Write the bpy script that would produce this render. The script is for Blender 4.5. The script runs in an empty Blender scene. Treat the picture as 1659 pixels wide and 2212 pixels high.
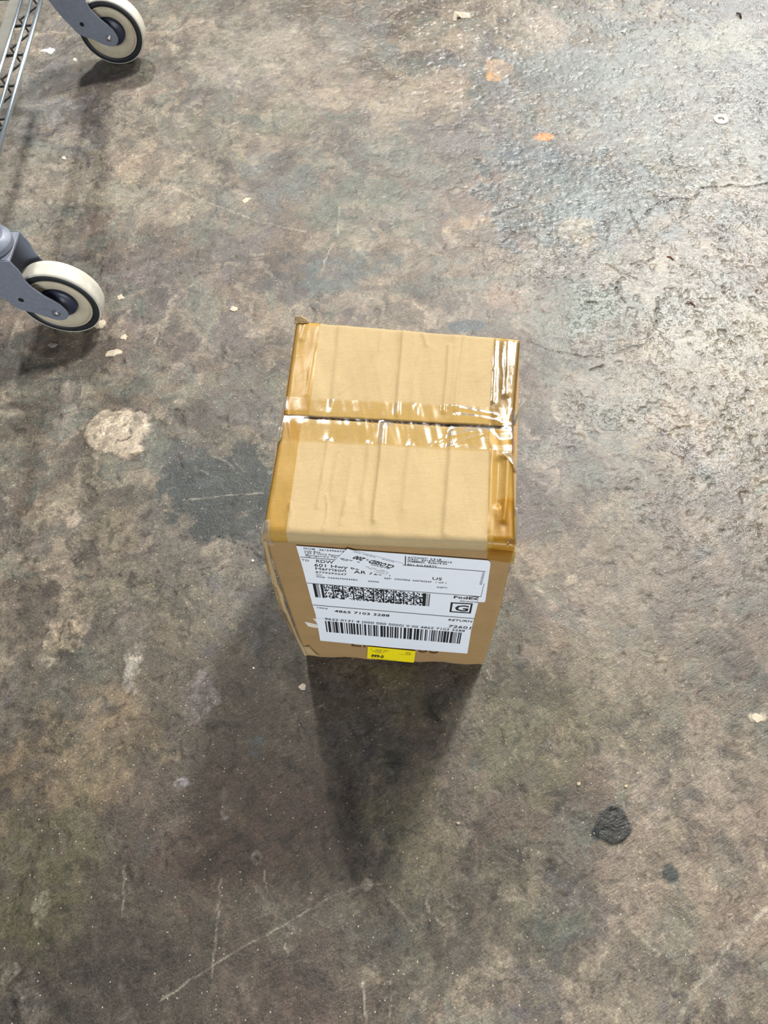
import bpy, bmesh, math, random
import numpy as np
from mathutils import Vector, Matrix
random.seed(7)
RNG = np.random.default_rng(11)
S = bpy.context.scene
COL = S.collection

# ------------------------------------------------------------------ camera
IMG_W, IMG_H, FPX = 1659.0, 2212.0, 1720.0
CAM_H, PITCH, ROLL = 0.98828, math.radians(61.865), math.radians(-2.4434)
fwd = Vector((0, math.cos(PITCH), -math.sin(PITCH)))
rt0 = Vector((1, 0, 0)); up0 = rt0.cross(fwd)
rt = rt0 * math.cos(ROLL) + up0 * math.sin(ROLL)
up = rt.cross(fwd)
cam_pos = Vector((0, 0, CAM_H))
cd = bpy.data.cameras.new('camera'); cam = bpy.data.objects.new('camera', cd); COL.objects.link(cam)
cam.matrix_world = Matrix(((rt.x, up.x, -fwd.x, 0), (rt.y, up.y, -fwd.y, 0), (rt.z, up.z, -fwd.z, CAM_H), (0, 0, 0, 1)))
cd.sensor_fit = 'VERTICAL'; cd.sensor_height = 24.0; cd.lens = FPX / IMG_H * 24.0
cd.clip_start = 0.02; cd.clip_end = 60
S.camera = cam

# ------------------------------------------------------------------ world, lights, exposure
S.view_settings.view_transform = 'Standard'; S.view_settings.look = 'None'
S.view_settings.gamma = 1.0; S.view_settings.use_curve_mapping = False
S.view_settings.exposure = 0.0
w = bpy.data.worlds.new('warehouse_air'); S.world = w; w.use_nodes = True
w.node_tree.nodes['Background'].inputs[0].default_value = (0.93, 0.96, 1.0, 1)
w.node_tree.nodes['Background'].inputs[1].default_value = 0.26

def area(name, loc, target, sx, sy, watts, color):
    l = bpy.data.lights.new(name, 'AREA'); l.shape = 'RECTANGLE'; l.size = sx; l.size_y = sy
    l.energy = watts; l.color = color
    o = bpy.data.objects.new(name, l); COL.objects.link(o); o.location = loc
    o.rotation_euler = (Vector(target) - Vector(loc)).to_track_quat('-Z', 'Y').to_euler()
    return o
area('ceiling_light_right', (2.0, 4.05, 5.4), (0.1, 0.5, 0), 0.5, 0.5, 400, (1.0, 0.97, 0.91))
area('ceiling_light_left', (-1.0, 4.4, 4.5), (-0.5, 1.0, 0), 0.26, 0.26, 220, (1.0, 0.97, 0.91))
area('skylight', (3.9, 5.6, 5.2), (0.6, 0.9, 0), 1.6, 1.6, 270, (0.98, 1.0, 0.96))
area('open_door', (4.5, 9.0, 3.2), (0.5, 1.2, 0), 5.0, 4.0, 270, (0.90, 0.97, 1.0))
area('fill_behind_camera', (0.8, -5.5, 1.5), (0.0, 0.4, 0.2), 3.0, 1.6, 255, (0.88, 0.95, 1.0))  # added fill light behind the camera, brightens the front wall and label

# ------------------------------------------------------------------ helpers
def ray(px, py):
    return fwd + rt * ((px - IMG_W / 2) / FPX) - up * ((py - IMG_H / 2) / FPX)
def at(px, py, z=0.0):
    d = ray(px, py); t = (z - CAM_H) / d.z
    return cam_pos + d * t

def tag(o, label=None, cat=None, group=None, kind=None):
    if label: o['label'] = label
    if cat: o['category'] = cat
    if group: o['group'] = group
    if kind: o['kind'] = kind
    return o
def empty(name, loc=(0, 0, 0)):
    o = bpy.data.objects.new(name, None); o.empty_display_size = 0.05
    COL.objects.link(o); o.location = loc
    return o
def link(name, me, mat=None, parent=None, smooth=False):
    o = bpy.data.objects.new(name, me); COL.objects.link(o)
    if mat is not None: me.materials.append(mat)
    if smooth:
        for p in me.polygons: p.use_smooth = True
    if parent is not None:
        o.parent = parent
        base = parent
        tot = Vector((0, 0, 0))
        while base is not None:
            tot += base.location; base = base.parent
        o.location = -tot if tot.length > 0 else (0, 0, 0)   # meshes are built in world metres
    return o
def pydata(name, vs, fs, mat=None, parent=None, smooth=False):
    me = bpy.data.meshes.new(name); me.from_pydata([tuple(v) for v in vs], [], [tuple(f) for f in fs]); me.update()
    return link(name, me, mat, parent, smooth)
def recalc(o):
    bm = bmesh.new(); bm.from_mesh(o.data); bmesh.ops.recalc_face_normals(bm, faces=bm.faces)
    bm.to_mesh(o.data); bm.free(); return o

class MB:
    def __init__(s): s.v = []; s.f = []
    def add(s, vs, fs):
        n = len(s.v); s.v += [Vector(v) for v in vs]; s.f += [tuple(i + n for i in f) for f in fs]
    def tube(s, pts, r, n=8, caps=True):
        pts = [Vector(p) for p in pts]; m = len(pts); vs = []; fs = []
        ref = None
        for i, p in enumerate(pts):
            a = pts[max(i - 1, 0)]; b = pts[min(i + 1, m - 1)]
            t = (b - a).normalized()
            if ref is None: ref = t.orthogonal().normalized()
            u = (ref - t * ref.dot(t)).normalized(); ref = u; q = t.cross(u)
            rr = r[i] if isinstance(r, (list, tuple)) else r
            for k in range(n):
                an = 2 * math.pi * k / n
                vs.append(p + (u * math.cos(an) + q * math.sin(an)) * rr)
        for i in range(m - 1):
            for k in range(n):
                k2 = (k + 1) % n
                fs.append((i * n + k, i * n + k2, (i + 1) * n + k2, (i + 1) * n + k))
        if caps:
            fs.append(tuple(range(n - 1, -1, -1))); fs.append(tuple((m - 1) * n + k for k in range(n)))
        s.add(vs, fs)
    def box(s, c, h, rot=None):
        c = Vector(c); vs = []
        for x in (-1, 1):
            for y in (-1, 1):
                for z in (-1, 1):
                    d = Vector((x * h[0], y * h[1], z * h[2]))
                    if rot: d = rot @ d
                    vs.append(c + d)
        s.add(vs, [(0, 1, 3, 2), (4, 6, 7, 5), (0, 4, 5, 1), (2, 3, 7, 6), (0, 2, 6, 4), (1, 5, 7, 3)])
    def lathe(s, prof, origin, axis, xdir, n=64, closed=False):
        """prof: list of (along axis, radius)"""
        origin = Vector(origin); axis = Vector(axis).normalized(); xdir = Vector(xdir).normalized(); yd = axis.cross(xdir)
        vs = []; fs = []; m = len(prof)
        for k in range(n):
            an = 2 * math.pi * k / n; d = xdir * math.cos(an) + yd * math.sin(an)
            for (a, r) in prof: vs.append(origin + axis * a + d * r)
        for k in range(n):
            k2 = (k + 1) % n
            for i in range(m - 1 + (1 if closed else 0)):
                j = (i + 1) % m
                fs.append((k * m + i, k2 * m + i, k2 * m + j, k * m + j))
        s.add(vs, fs)
    def prism(s, poly, origin, ex, ey, ez, t0, t1):
        """polygon of (x, y) along ex, ey, thickness from t0 to t1 along ez"""
        o = Vector(origin); n = len(poly); vs = []
        for t in (t0, t1):
            for (x, y) in poly: vs.append(o + Vector(ex) * x + Vector(ey) * y + Vector(ez) * t)
        fs = [tuple(range(n)), tuple(range(2 * n - 1, n - 1, -1))]
        for i in range(n):
            j = (i + 1) % n; fs.append((i, i + n, j + n, j))
        s.add(vs, fs)
    def build(s, name, mat, parent=None, smooth=False, fix=True):
        o = pydata(name, s.v, s.f, mat, parent, smooth)
        if fix: recalc(o)
        return o

def autosmooth(o, ang=35):
    me = o.data
    for p in me.polygons: p.use_smooth = True
    bm = bmesh.new(); bm.from_mesh(me)
    for e in bm.edges:
        if len(e.link_faces) == 2 and e.calc_face_angle(0) > math.radians(ang): e.smooth = False
    bm.to_mesh(me); bm.free()
    return o

def lin(c):
    return tuple((x / 12.92 if x <= 0.04045 else ((x + 0.055) / 1.055) ** 2.4) for x in (v / 255.0 for v in c))
def s2l(a):
    a = np.asarray(a, float) / 255.0
    return np.where(a <= 0.04045, a / 12.92, ((a + 0.055) / 1.055) ** 2.4)

# numpy value noise
def _smooth(t): return t * t * t * (t * (t * 6 - 15) + 10)
def vnoise(x, y, seed=0):
    xi = np.floor(x).astype(np.int64); yi = np.floor(y).astype(np.int64)
    fx = _smooth(x - xi); fy = _smooth(y - yi)
    def h(a, b):
        n = (a * 374761393 + b * 668265263 + seed * 1442695041) & 0xffffffff
        n = ((n ^ (n >> 13)) * 1274126177) & 0xffffffff
        n = (n ^ (n >> 16)) & 0xffffffff
        return n.astype(np.float64) / 4294967295.0
    a = h(xi, yi); b = h(xi + 1, yi); c = h(xi, yi + 1); d = h(xi + 1, yi + 1)
    return (a * (1 - fx) + b * fx) * (1 - fy) + (c * (1 - fx) + d * fx) * fy
def fbm(x, y, seed=0, oct=4, gain=0.5):
    s = 0; amp = 1; tot = 0
    for i in range(oct):
        s = s + amp * vnoise(x * 2 ** i + 17.3 * i, y * 2 ** i - 9.1 * i, seed + i); tot += amp; amp *= gain
    return s / tot
def sstep(a, b, x):
    t = np.clip((x - a) / (b - a), 0, 1); return t * t * (3 - 2 * t)

# ------------------------------------------------------------------ materials
class NT:
    def __init__(s, name):
        s.m = bpy.data.materials.new(name); s.m.use_nodes = True; s.t = s.m.node_tree
        s.bsdf = s.t.nodes['Principled BSDF']; s.out = s.t.nodes['Material Output']
    def n(s, typ, **kw):
        nd = s.t.nodes.new(typ)
        for k, v in kw.items(): setattr(nd, k, v)
        return nd
    def l(s, a, b): s.t.links.new(a, b)
    def set(s, **kw):
        for k, v in kw.items(): s.bsdf.inputs[k.replace('_', ' ')].default_value = v
    def noise(s, scale, detail=4, rough=0.5, vec=None, dist=0.0):
        nd = s.n('ShaderNodeTexNoise'); nd.inputs['Scale'].default_value = scale
        nd.inputs['Detail'].default_value = detail; nd.inputs['Roughness'].default_value = rough
        nd.inputs['Distortion'].default_value = dist
        if vec is not None: s.l(vec, nd.inputs['Vector'])
        return nd.outputs['Fac']
    def math(s, op, a, b=None, c=None, clamp=False):
        nd = s.n('ShaderNodeMath', operation=op); nd.use_clamp = clamp
        for i, x in enumerate((a, b, c)):
            if x is None: continue
            if isinstance(x, (int, float)): nd.inputs[i].default_value = x
            else: s.l(x, nd.inputs[i])
        return nd.outputs[0]
    def ramp(s, fac, stops, interp='LINEAR'):
        nd = s.n('ShaderNodeValToRGB'); nd.color_ramp.interpolation = interp
        el = nd.color_ramp.elements
        while len(el) < len(stops): el.new(0.5)
        for e, (p, c) in zip(el, stops):
            e.position = p; e.color = (*(c if not isinstance(c, (int, float)) else (c, c, c)), 1)
        s.l(fac, nd.inputs[0]); return nd.outputs[0]
    def mix(s, fac, a, b, mode='MIX'):
        nd = s.n('ShaderNodeMix', data_type='RGBA', blend_type=mode)
        for i, x in ((0, fac), (6, a), (7, b)):
            if isinstance(x, (int, float)): nd.inputs[i].default_value = x
            elif isinstance(x, tuple): nd.inputs[i].default_value = (*x[:3], 1)
            else: s.l(x, nd.inputs[i])
        return nd.outputs[2]
    def bump(s, h, strength=0.3, dist=0.001, normal=None):
        nd = s.n('ShaderNodeBump'); nd.inputs['Strength'].default_value = strength; nd.inputs['Distance'].default_value = dist
        s.l(h, nd.inputs['Height'])
        if normal is not None: s.l(normal, nd.inputs['Normal'])
        return nd.outputs[0]
    def pos(s):
        return s.n('ShaderNodeNewGeometry').outputs['Position']
    def mapped(s, vec, scale=(1, 1, 1), rot=(0, 0, 0)):
        nd = s.n('ShaderNodeMapping'); nd.inputs['Scale'].default_value = scale; nd.inputs['Rotation'].default_value = rot
        s.l(vec, nd.inputs['Vector']); return nd.outputs[0]

def simple(name, rgb, rough=0.5, metal=0.0, var=0.12, scale=120, bump=0.0, spec=None):
    T = NT(name); p = T.pos(); f = T.noise(scale, 5, 0.6, p)
    c = lin(rgb)
    lo = tuple(x * (1 - var) for x in c); hi = tuple(min(1, x * (1 + var)) for x in c)
    T.l(T.ramp(f, [(0.3, lo), (0.7, hi)]), T.bsdf.inputs['Base Color'])
    T.set(Roughness=rough, Metallic=metal)
    if spec is not None: T.bsdf.inputs['Specular IOR Level'].default_value = spec
    if bump: T.l(T.bump(f, bump, 0.001), T.bsdf.inputs['Normal'])
    return T.m

# -- floor
def floor_material():
    T = NT('stained_concrete'); P = T.pos()
    at_ = T.n('ShaderNodeAttribute', attribute_name='stain_shade'); base = at_.outputs['Color']
    aux = T.n('ShaderNodeAttribute', attribute_name='finish'); sep = T.n('ShaderNodeSeparateColor'); T.l(aux.outputs['Color'], sep.inputs[0])
    coat, grit = sep.outputs[0], sep.outputs[1]
    # fine mottling on top of the painted-in-metres stains and shade
    n1 = T.noise(90, 6, 0.65, P, 0.6)
    n2 = T.noise(420, 4, 0.6, P, 0.3)
    st = T.mapped(T.mapped(P, rot=(0, 0, math.radians(-26))), (70, 560, 100))
    n3 = T.noise(1.0, 4, 0.65, st)
    c = T.mix(1.0, base, T.ramp(n1, [(0.28, 0.74), (0.5, 1.0), (0.74, 1.26)]), 'MULTIPLY')
    c = T.mix(1.0, c, T.ramp(n2, [(0.27, 0.62), (0.5, 1.0), (0.74, 1.42)]), 'MULTIPLY')
    n6 = T.noise(170, 6, 0.72, P, 1.4)
    c = T.mix(1.0, c, T.ramp(n6, [(0.30, 0.62), (0.42, 0.95), (0.58, 1.05), (0.70, 1.42)]), 'MULTIPLY')
    # worn film: layers with crisp torn edges
    n7 = T.noise(30, 9, 0.68, P, 1.2)
    c = T.mix(1.0, c, T.ramp(n7, [(0.405, 0.62), (0.42, 0.98), (0.565, 1.02), (0.58, 1.28)]), 'MULTIPLY')
    n9 = T.noise(13, 11, 0.66, P, 0.9)
    c = T.mix(1.0, c, T.ramp(n9, [(0.425, 0.70), (0.436, 0.97), (0.575, 1.02), (0.588, 1.2)]), 'MULTIPLY')
    n8 = T.noise(75, 8, 0.70, P, 1.6)
    c = T.mix(1.0, c, T.ramp(n8, [(0.36, 0.66), (0.39, 0.98), (0.60, 1.02), (0.63, 1.48)]), 'MULTIPLY')
    c = T.mix(1.0, c, T.ramp(n3, [(0.30, 0.76), (0.5, 1.0), (0.74, 1.30)]), 'MULTIPLY')
    ht = T.noise(11, 5, 0.6, P, 0.8)
    c = T.mix(1.0, c, T.ramp(ht, [(0.30, (1.03, 0.99, 0.97)), (0.46, (1, 1, 1)), (0.54, (1.0, 1.01, 0.97)), (0.70, (0.93, 0.99, 1.02))]), 'MULTIPLY')
    c = T.mix(T.math('MULTIPLY', coat, .70), c, T.mix(1.0, base, T.ramp(n1, [(0.28, 0.9), (0.74, 1.12)]), 'MULTIPLY'))
    # pale dust flecks
    vo = T.n('ShaderNodeTexVoronoi'); vo.inputs['Scale'].default_value = 190; T.l(P, vo.inputs['Vector'])
    fl = T.math('LESS_THAN', vo.outputs['Distance'], 0.16)
    sepv = T.n('ShaderNodeSeparateColor'); T.l(vo.outputs['Color'], sepv.inputs[0])
    fl = T.math('MULTIPLY', fl, T.math('GREATER_THAN', sepv.outputs[0], 0.90))
    c = T.mix(T.math('MULTIPLY', fl, 0.75), c, lin((196, 184, 160)))
    T.l(c, T.bsdf.inputs['Base Color'])
    r = T.ramp(n1, [(0.3, 0.38), (0.7, 0.54)])
    rr = T.math('SUBTRACT', r, T.math('MULTIPLY', coat, 0.20))
    T.l(rr, T.bsdf.inputs['Roughness'])
    T.bsdf.inputs['Specular IOR Level'].default_value = 0.5
    # relief: trowelled streaks, coating orange-peel, pits
    n4 = T.noise(260, 5, 0.62, P, 0.8)
    n5 = T.noise(70, 3, 0.55, P, 1.0)
    rough_h = T.math('ADD', T.math('MULTIPLY', n4, 0.7), T.math('ADD', T.math('MULTIPLY', n3, 0.5), T.math('MULTIPLY', n2, 0.4)))
    rough_h = T.math('MULTIPLY', rough_h, T.math('SUBTRACT', 1.0, T.math('MULTIPLY', coat, 0.62)))
    # lumps and pock marks of the thick coating
    lump = T.noise(48, 3, 0.45, P, 0.3)
    pk = T.ramp(T.noise(112, 3, 0.5, P, 0.4), [(0.57, 0.0), (0.66, 1.0)])
    pk2 = T.ramp(T.noise(260, 2, 0.5, P, 0.2), [(0.60, 0.0), (0.70, 0.6)])
    patch = T.ramp(T.noise(9, 4, 0.6, P, 0.6), [(0.40, 0.22), (0.60, 1.0)])
    sm = T.math('SUBTRACT', T.math('MULTIPLY', lump, 0.8), T.math('MULTIPLY', T.math('MULTIPLY', patch, 0.8), T.math('ADD', pk, pk2)))
    h = T.math('ADD', rough_h, T.math('MULTIPLY', sm, coat))
    h = T.math('ADD', h, T.math('MULTIPLY', n5, 0.6))
    T.l(T.bump(h, 0.75, 0.0016), T.bsdf.inputs['Normal'])
    return T.m

# -- cardboard
def cardboard(name, rgb, flute_axis=None):
    T = NT(name); P = T.pos()
    n1 = T.noise(700, 3, 0.6, P); n2 = T.noise(22, 4, 0.6, P); n3 = T.noise(1.0, 3, 0.6, T.mapped(P, (60, 900, 900)))
    c = lin(rgb)
    col = T.mix(1.0, T.mix(0.0, c, c), T.ramp(n1, [(0.3, 0.93), (0.7, 1.06)]), 'MULTIPLY')
    col = T.mix(1.0, col, T.ramp(n2, [(0.3, 0.93), (0.7, 1.06)]), 'MULTIPLY')
    col = T.mix(1.0, col, T.ramp(n3, [(0.3, 0.95), (0.7, 1.04)]), 'MULTIPLY')
    T.l(col, T.bsdf.inputs['Base Color']); T.set(Roughness=0.72)
    T.bsdf.inputs['Specular IOR Level'].default_value = 0.25
    T.l(T.bump(T.math('ADD', T.math('MULTIPLY', n1, 0.3), n3), 0.10, 0.001), T.bsdf.inputs['Normal'])
    return T.m
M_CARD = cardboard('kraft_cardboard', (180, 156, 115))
M_CARDF = cardboard('kraft_cardboard_wall_shaded', (162, 130, 88))  # same cardboard, darker: the wall's shade is put into the colour
M_EDGE = cardboard('torn_cardboard_liner', (176, 152, 114))
M_FLUTE = cardboard('corrugated_core', (150, 118, 78))

def tape(name, tint, gloss=0.14, rough=0.1, bump=0.25, haze=0.0, fk=.8):
    T = NT(name); t = T.t; P = T.pos()
    tr = T.n('ShaderNodeBsdfTransparent'); tr.inputs[0].default_value = (*lin(tint), 1)
    gl = T.n('ShaderNodeBsdfGlossy'); gl.inputs['Roughness'].default_value = rough; gl.inputs[0].default_value = (1, 1, 1, 1)
    n1 = T.noise(45, 4, 0.6, P, 1.2); n2 = T.noise(220, 3, 0.5, P)
    nb = T.bump(T.math('ADD', n1, T.math('MULTIPLY', n2, 0.15)), bump, 0.003)
    T.l(nb, gl.inputs['Normal'])
    fr = T.n('ShaderNodeFresnel'); fr.inputs[0].default_value = 1.5; T.l(nb, fr.inputs['Normal'])
    fac = T.math('ADD', T.math('MULTIPLY', fr.outputs[0], fk), gloss * 0.25, clamp=True)
    mx = T.n('ShaderNodeMixShader'); T.l(fac, mx.inputs[0]); T.l(tr.outputs[0], mx.inputs[1]); T.l(gl.outputs[0], mx.inputs[2])
    res = mx.outputs[0]
    if haze:
        df = T.n('ShaderNodeBsdfTranslucent'); df.inputs[0].default_value = (0.85, 0.8, 0.68, 1)
        d2 = T.n('ShaderNodeBsdfDiffuse'); d2.inputs[0].default_value = (0.80, 0.76, 0.66, 1)
        m2 = T.n('ShaderNodeMixShader'); m2.inputs[0].default_value = haze; T.l(res, m2.inputs[1]); T.l(d2.outputs[0], m2.inputs[2]); res = m2.outputs[0]
    T.l(res, T.out.inputs['Surface']); t.nodes.remove(T.bsdf)
    return T.m
M_TAPE_AMBER = tape('amber_packing_tape', (251, 240, 200), 0.0, .3, .05, fk=.35)
M_TAPE_CLEAR = tape('clear_packing_tape', (246, 239, 216), 0.1, 0.14, 0.08, fk=.7)
M_TAPE_SEAM = tape('clear_seam_tape', (246, 239, 214), 0.0, 0.16, 0.05, fk=.5)
M_TAPE_LOOSE = tape('clear_tape_loose', (247, 242, 228), 0.2, 0.12, 0.2, 0.16)

M_PAPER = simple('label_paper', (236, 239, 245), 0.45, var=0.015, scale=90)
M_PAPER_OLD = simple('torn_paper', (224, 216, 200), 0.6, var=0.04, scale=200)
M_INK = simple('black_ink', (28, 27, 30), 0.5, var=0.05)
M_INK2 = simple('faded_ink', (86, 84, 90), 0.5, var=0.05)
M_INKRED = simple('maroon_ink', (58, 26, 36), 0.5, var=0.05)
M_BROWNINK = simple('brown_box_print', (92, 62, 34), 0.6, var=0.05)
M_YELLOW = simple('yellow_sticker_paper', (250, 226, 12), 0.45, var=0.02)
M_FORK = simple('zinc_plated_steel', (128, 133, 146), 0.42, 0.15, 0.10, 160, 0.05)
M_CHROME = simple('chrome_wire', (205, 215, 222), 0.25, 0.95, 0.05, 60)
M_CHROME_D = simple('shaded_chrome_wire', (58, 58, 57), 0.45, 0.5, 0.1, 60)  # chrome darkened in colour for the shaded sides of ties and zigzag
M_RIB = simple('galvanised_rib', (120, 119, 112), 0.5, 0.5, 0.1, 60)
M_TREAD = simple('grey_tread_rubber', (206, 200, 186), 0.6, 0, 0.13, 70, 0.1)
M_SIDE = simple('black_sidewall_rubber', (34, 35, 38), 0.5, 0, 0.35, 220, 0.1)
M_DISC = simple('cream_wheel_core', (196, 184, 160), 0.45, 0, 0.10, 50, 0.05)
M_HUB = simple('navy_hub_cap', (42, 46, 66), 0.4, 0, 0.2, 90)
M_BOLT = simple('bright_axle_nut', (190, 192, 196), 0.22, 0.9, 0.1, 200)
M_HOLE = simple('painted_hole_shade', (16, 15, 16), 0.8, 0, 0.1)  # near-black colour stands in for the shade inside the fork hole
M_WHITE = simple('white_scrap', (240, 236, 224), 0.6, 0, 0.04)
M_FLAKE = simple('pale_concrete_flake', (196, 182, 160), 0.75, 0, 0.12, 150, 0.2)
M_FLAKEG = simple('grey_concrete_flake', (150, 142, 132), 0.75, 0, 0.14, 150, 0.2)
M_GRIT = simple('pale_grit', (190, 176, 146), 0.6, 0, 0.25, 60)
M_TWIG = simple('dark_splinter', (52, 42, 36), 0.7, 0, 0.2)
M_MORTAR = simple('dried_mortar', (178, 162, 142), 0.8, 0, 0.12, 120, 0.4)

# ------------------------------------------------------------------ floor
def seg_dist(X, Y, pts):
    """distance to a polyline given in world metres"""
    D = np.full(X.shape, 9.0)
    for (x0, y0), (x1, y1) in zip(pts[:-1], pts[1:]):
        dx, dy = x1 - x0, y1 - y0; L = dx * dx + dy * dy + 1e-12
        t = np.clip(((X - x0) * dx + (Y - y0) * dy) / L, 0, 1)
        D = np.minimum(D, np.hypot(X - x0 - t * dx, Y - y0 - t * dy))
    return D

CONTACTS = ((-.489, .897), (-.497, 1.60))
def build_floor():
    step = 0.0019
    xs = np.arange(-0.86, 0.98, step); ys = np.arange(-0.14, 1.98, step)
    far = np.array([0.02, 0.06, 0.15, 0.4, 1.0, 2.2, 4.5, 8.0])
    xs = np.concatenate([(xs[0] - far)[::-1], xs, xs[-1] + far]); ys = np.concatenate([(ys[0] - far[:6])[::-1], ys, ys[-1] + far])
    X, Y = np.meshgrid(xs, ys); nx, ny = len(xs), len(ys)
    # warped coordinates give the torn, watercolour-like stain borders
    wx = X + (fbm(X * 14, Y * 14, 1, 4) - 0.5) * 0.09 + (fbm(X * 60, Y * 60, 3, 3) - 0.5) * 0.018
    wy = Y + (fbm(X * 14, Y * 14, 5, 4) - 0.5) * 0.09 + (fbm(X * 60, Y * 60, 7, 3) - 0.5) * 0.018
    C = np.zeros(X.shape + (3,)); C[:] = s2l((109, 101, 91))
    def blend(mask, rgb, k=1.0):
        m = (mask * k)[..., None]; C[:] = C * (1 - m) + s2l(rgb) * m
    for (sc, seed, thr, soft, rgb, k) in (
            (4, 21, 0.56, 0.02, (100, 96, 74), 0.45), (4.5, 33, 0.57, 0.02, (98, 78, 66), 0.55),
            (5, 41, 0.57, 0.02, (90, 86, 88), 0.5), (7, 55, 0.60, 0.03, (134, 120, 102), 0.6),
            (8, 63, 0.60, 0.03, (78, 72, 64), 0.6), (14, 71, 0.62, 0.03, (128, 116, 100), 0.5),
            (15, 83, 0.61, 0.03, (80, 70, 62), 0.55), (30, 91, 0.63, 0.03, (72, 66, 60), 0.5),
            (32, 97, 0.65, 0.03, (142, 130, 114), 0.5), (18, 103, 0.63, 0.03, (92, 98, 90), 0.45)):
        f = fbm(wx * sc + seed, wy * sc, seed, 5, 0.55)
        blend(sstep(thr - soft, thr + soft, f), rgb, k)
    Z = (fbm(X * 9, Y * 9, 201, 3) - 0.5) * 0.0016
    coat = sstep(0.15, 0.75, X * 0.75 + Y * 0.35 + (fbm(X * 6, Y * 6, 301, 4) - 0.5) * 0.35)
    def window(x0, x1, y0, y1):
        i0, i1 = np.searchsorted(xs, (x0, x1)); j0, j1 = np.searchsorted(ys, (y0, y1)); return slice(j0, j1), slice(i0, i1)
    def blob(px, py, rx, ry, rot, rgb, k=1.0, soft=0.18, rag=0.5, dz=0.0, co=None):
        """stain patch with its own torn outline; sizes in metres, placed on the floor plane"""
        c = at(px, py); a = math.radians(rot); R = max(rx, ry) * 2.0 + .01
        W = window(c.x - R, c.x + R, c.y - R, c.y + R); x, y = X[W], Y[W]
        seed = int(px * 3 + py * 7) % 997; q = rag * (rx + ry)
        fx = (fbm(x * 30, y * 30, seed, 6, .62) - 0.5) * q * 1.15; fy = (fbm(x * 30, y * 30, seed + 50, 6, .62) - 0.5) * q * (1.15 if max(rx, ry) > .032 or rag < .55 else 1.7)
        dx = x - c.x + fx; dy = y - c.y + fy
        u = (dx * math.cos(a) + dy * math.sin(a)) / rx; v = (-dx * math.sin(a) + dy * math.cos(a)) / ry
        m = 1 - sstep(1 - soft, 1 + soft, np.hypot(u, v))
        if rag > .55: m = m * (.5 + .5 * sstep(.36, .52, fbm(x * 48, y * 48, seed + 90, 5, .6)))
        if rag > .55 and max(rx, ry) < .032: m = m * (.2 + .8 * sstep(.40, .54, fbm(x * 110, y * 110, seed + 120, 4, .6)))
        if rgb is not None:
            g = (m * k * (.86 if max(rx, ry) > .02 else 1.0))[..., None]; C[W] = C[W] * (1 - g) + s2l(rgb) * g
        if dz: Z[W] += m * dz
        if co is not None: coat[W] = coat[W] * (1 - m) + co * m
    # --- large tonal areas of the slab
    blob(480, 1850, .36, .26, 15, (76, 68, 59), .9, .6, .8); blob(380, 1450, .24, .15, 15, (84, 76, 67), .65, .5, .8); blob(700, 1560, .2, .08, 10, (78, 71, 62), .6, .5, .8); blob(200, 2080, .22, .16, 20, (56, 50, 43), .9, .6, .8)  # lower-left grime, darkened further so the colour stands in for shade
    blob(420, 1950, .22, .16, 20, (76, 68, 58), .6, .5, .8); blob(190, 2110, .07, .06, 0, (44, 39, 33), .7, .4, .8)  # more grime with the corner's shade painted in
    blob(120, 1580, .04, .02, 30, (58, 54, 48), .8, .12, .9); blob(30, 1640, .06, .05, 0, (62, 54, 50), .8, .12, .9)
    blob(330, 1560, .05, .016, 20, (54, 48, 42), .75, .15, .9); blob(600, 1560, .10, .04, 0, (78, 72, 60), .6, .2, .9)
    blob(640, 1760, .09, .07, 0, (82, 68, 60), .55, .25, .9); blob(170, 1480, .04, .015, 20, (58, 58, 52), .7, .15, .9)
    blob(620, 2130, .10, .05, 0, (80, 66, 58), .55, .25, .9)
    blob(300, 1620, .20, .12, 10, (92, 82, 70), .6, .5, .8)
    blob(170, 1640, .09, .06, 20, (134, 116, 90), .6, .3, .8)
    blob(90, 1900, .07, .08, 0, (84, 80, 54), .6, .4, .7)
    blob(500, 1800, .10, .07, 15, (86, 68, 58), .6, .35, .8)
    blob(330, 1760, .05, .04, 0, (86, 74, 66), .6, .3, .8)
    blob(900, 1800, .05, .07, 0, (104, 96, 72), .5, .3, .7)
    blob(1300, 1480, .16, .07, 0, (112, 100, 78), .5, .5, .8)
    blob(1150, 1600, .08, .06, 0, (104, 100, 74), .5, .3, .7)
    blob(1560, 1900, .14, .10, 0, (118, 102, 92), .5, .4, .7)
    blob(1500, 1250, .18, .12, 0, (112, 98, 86), .5, .4, .7)
    blob(1620, 800, .18, .14, 0, (126, 118, 100), .4, .4, .7)
    blob(1560, 180, .26, .26, 10, (124, 125, 121), .7, .4, .8, 0, 1.0)
    blob(1250, 170, .13, .17, 0, (115, 118, 116), .7, .3, .9, 0, .9)
    blob(1190, 420, .115, .115, 10, (80, 86, 86), .9, .12, .9, -.0008, 1.0)
    blob(1130, 340, .07, .05, 0, (84, 90, 92), .8, .15, .9)
    blob(1330, 440, .10, .09, 0, (98, 106, 106), .7, .2, .9)
    blob(1250, 660, .07, .05, 0, (96, 108, 98), .7, .2, .9)
    blob(1040, 130, .06, .07, 0, (118, 118, 116), .5, .3, .8)
    blob(640, 140, .14, .14, 0, (138, 129, 117), .6, .4, .8)  # pale slab tone, lightened further in place of stronger light
    blob(770, 70, .07, .08, 0, (104, 106, 104), .6, .2, .9)
    blob(1170, 60, .045, .075, 0, (150, 138, 126), .75, .15, .6)
    blob(940, 80, .06, .055, 20, (144, 132, 116), .7, .15, .7)
    blob(1080, 150, .03, .035, 0, (176, 148, 120), .7, .15, .6)
    blob(1066, 165, .014, .012, 0, (196, 146, 98), .8, .2, .6)
    blob(890, 195, .07, .05, 30, (142, 130, 114), .7, .15, .8)
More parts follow.
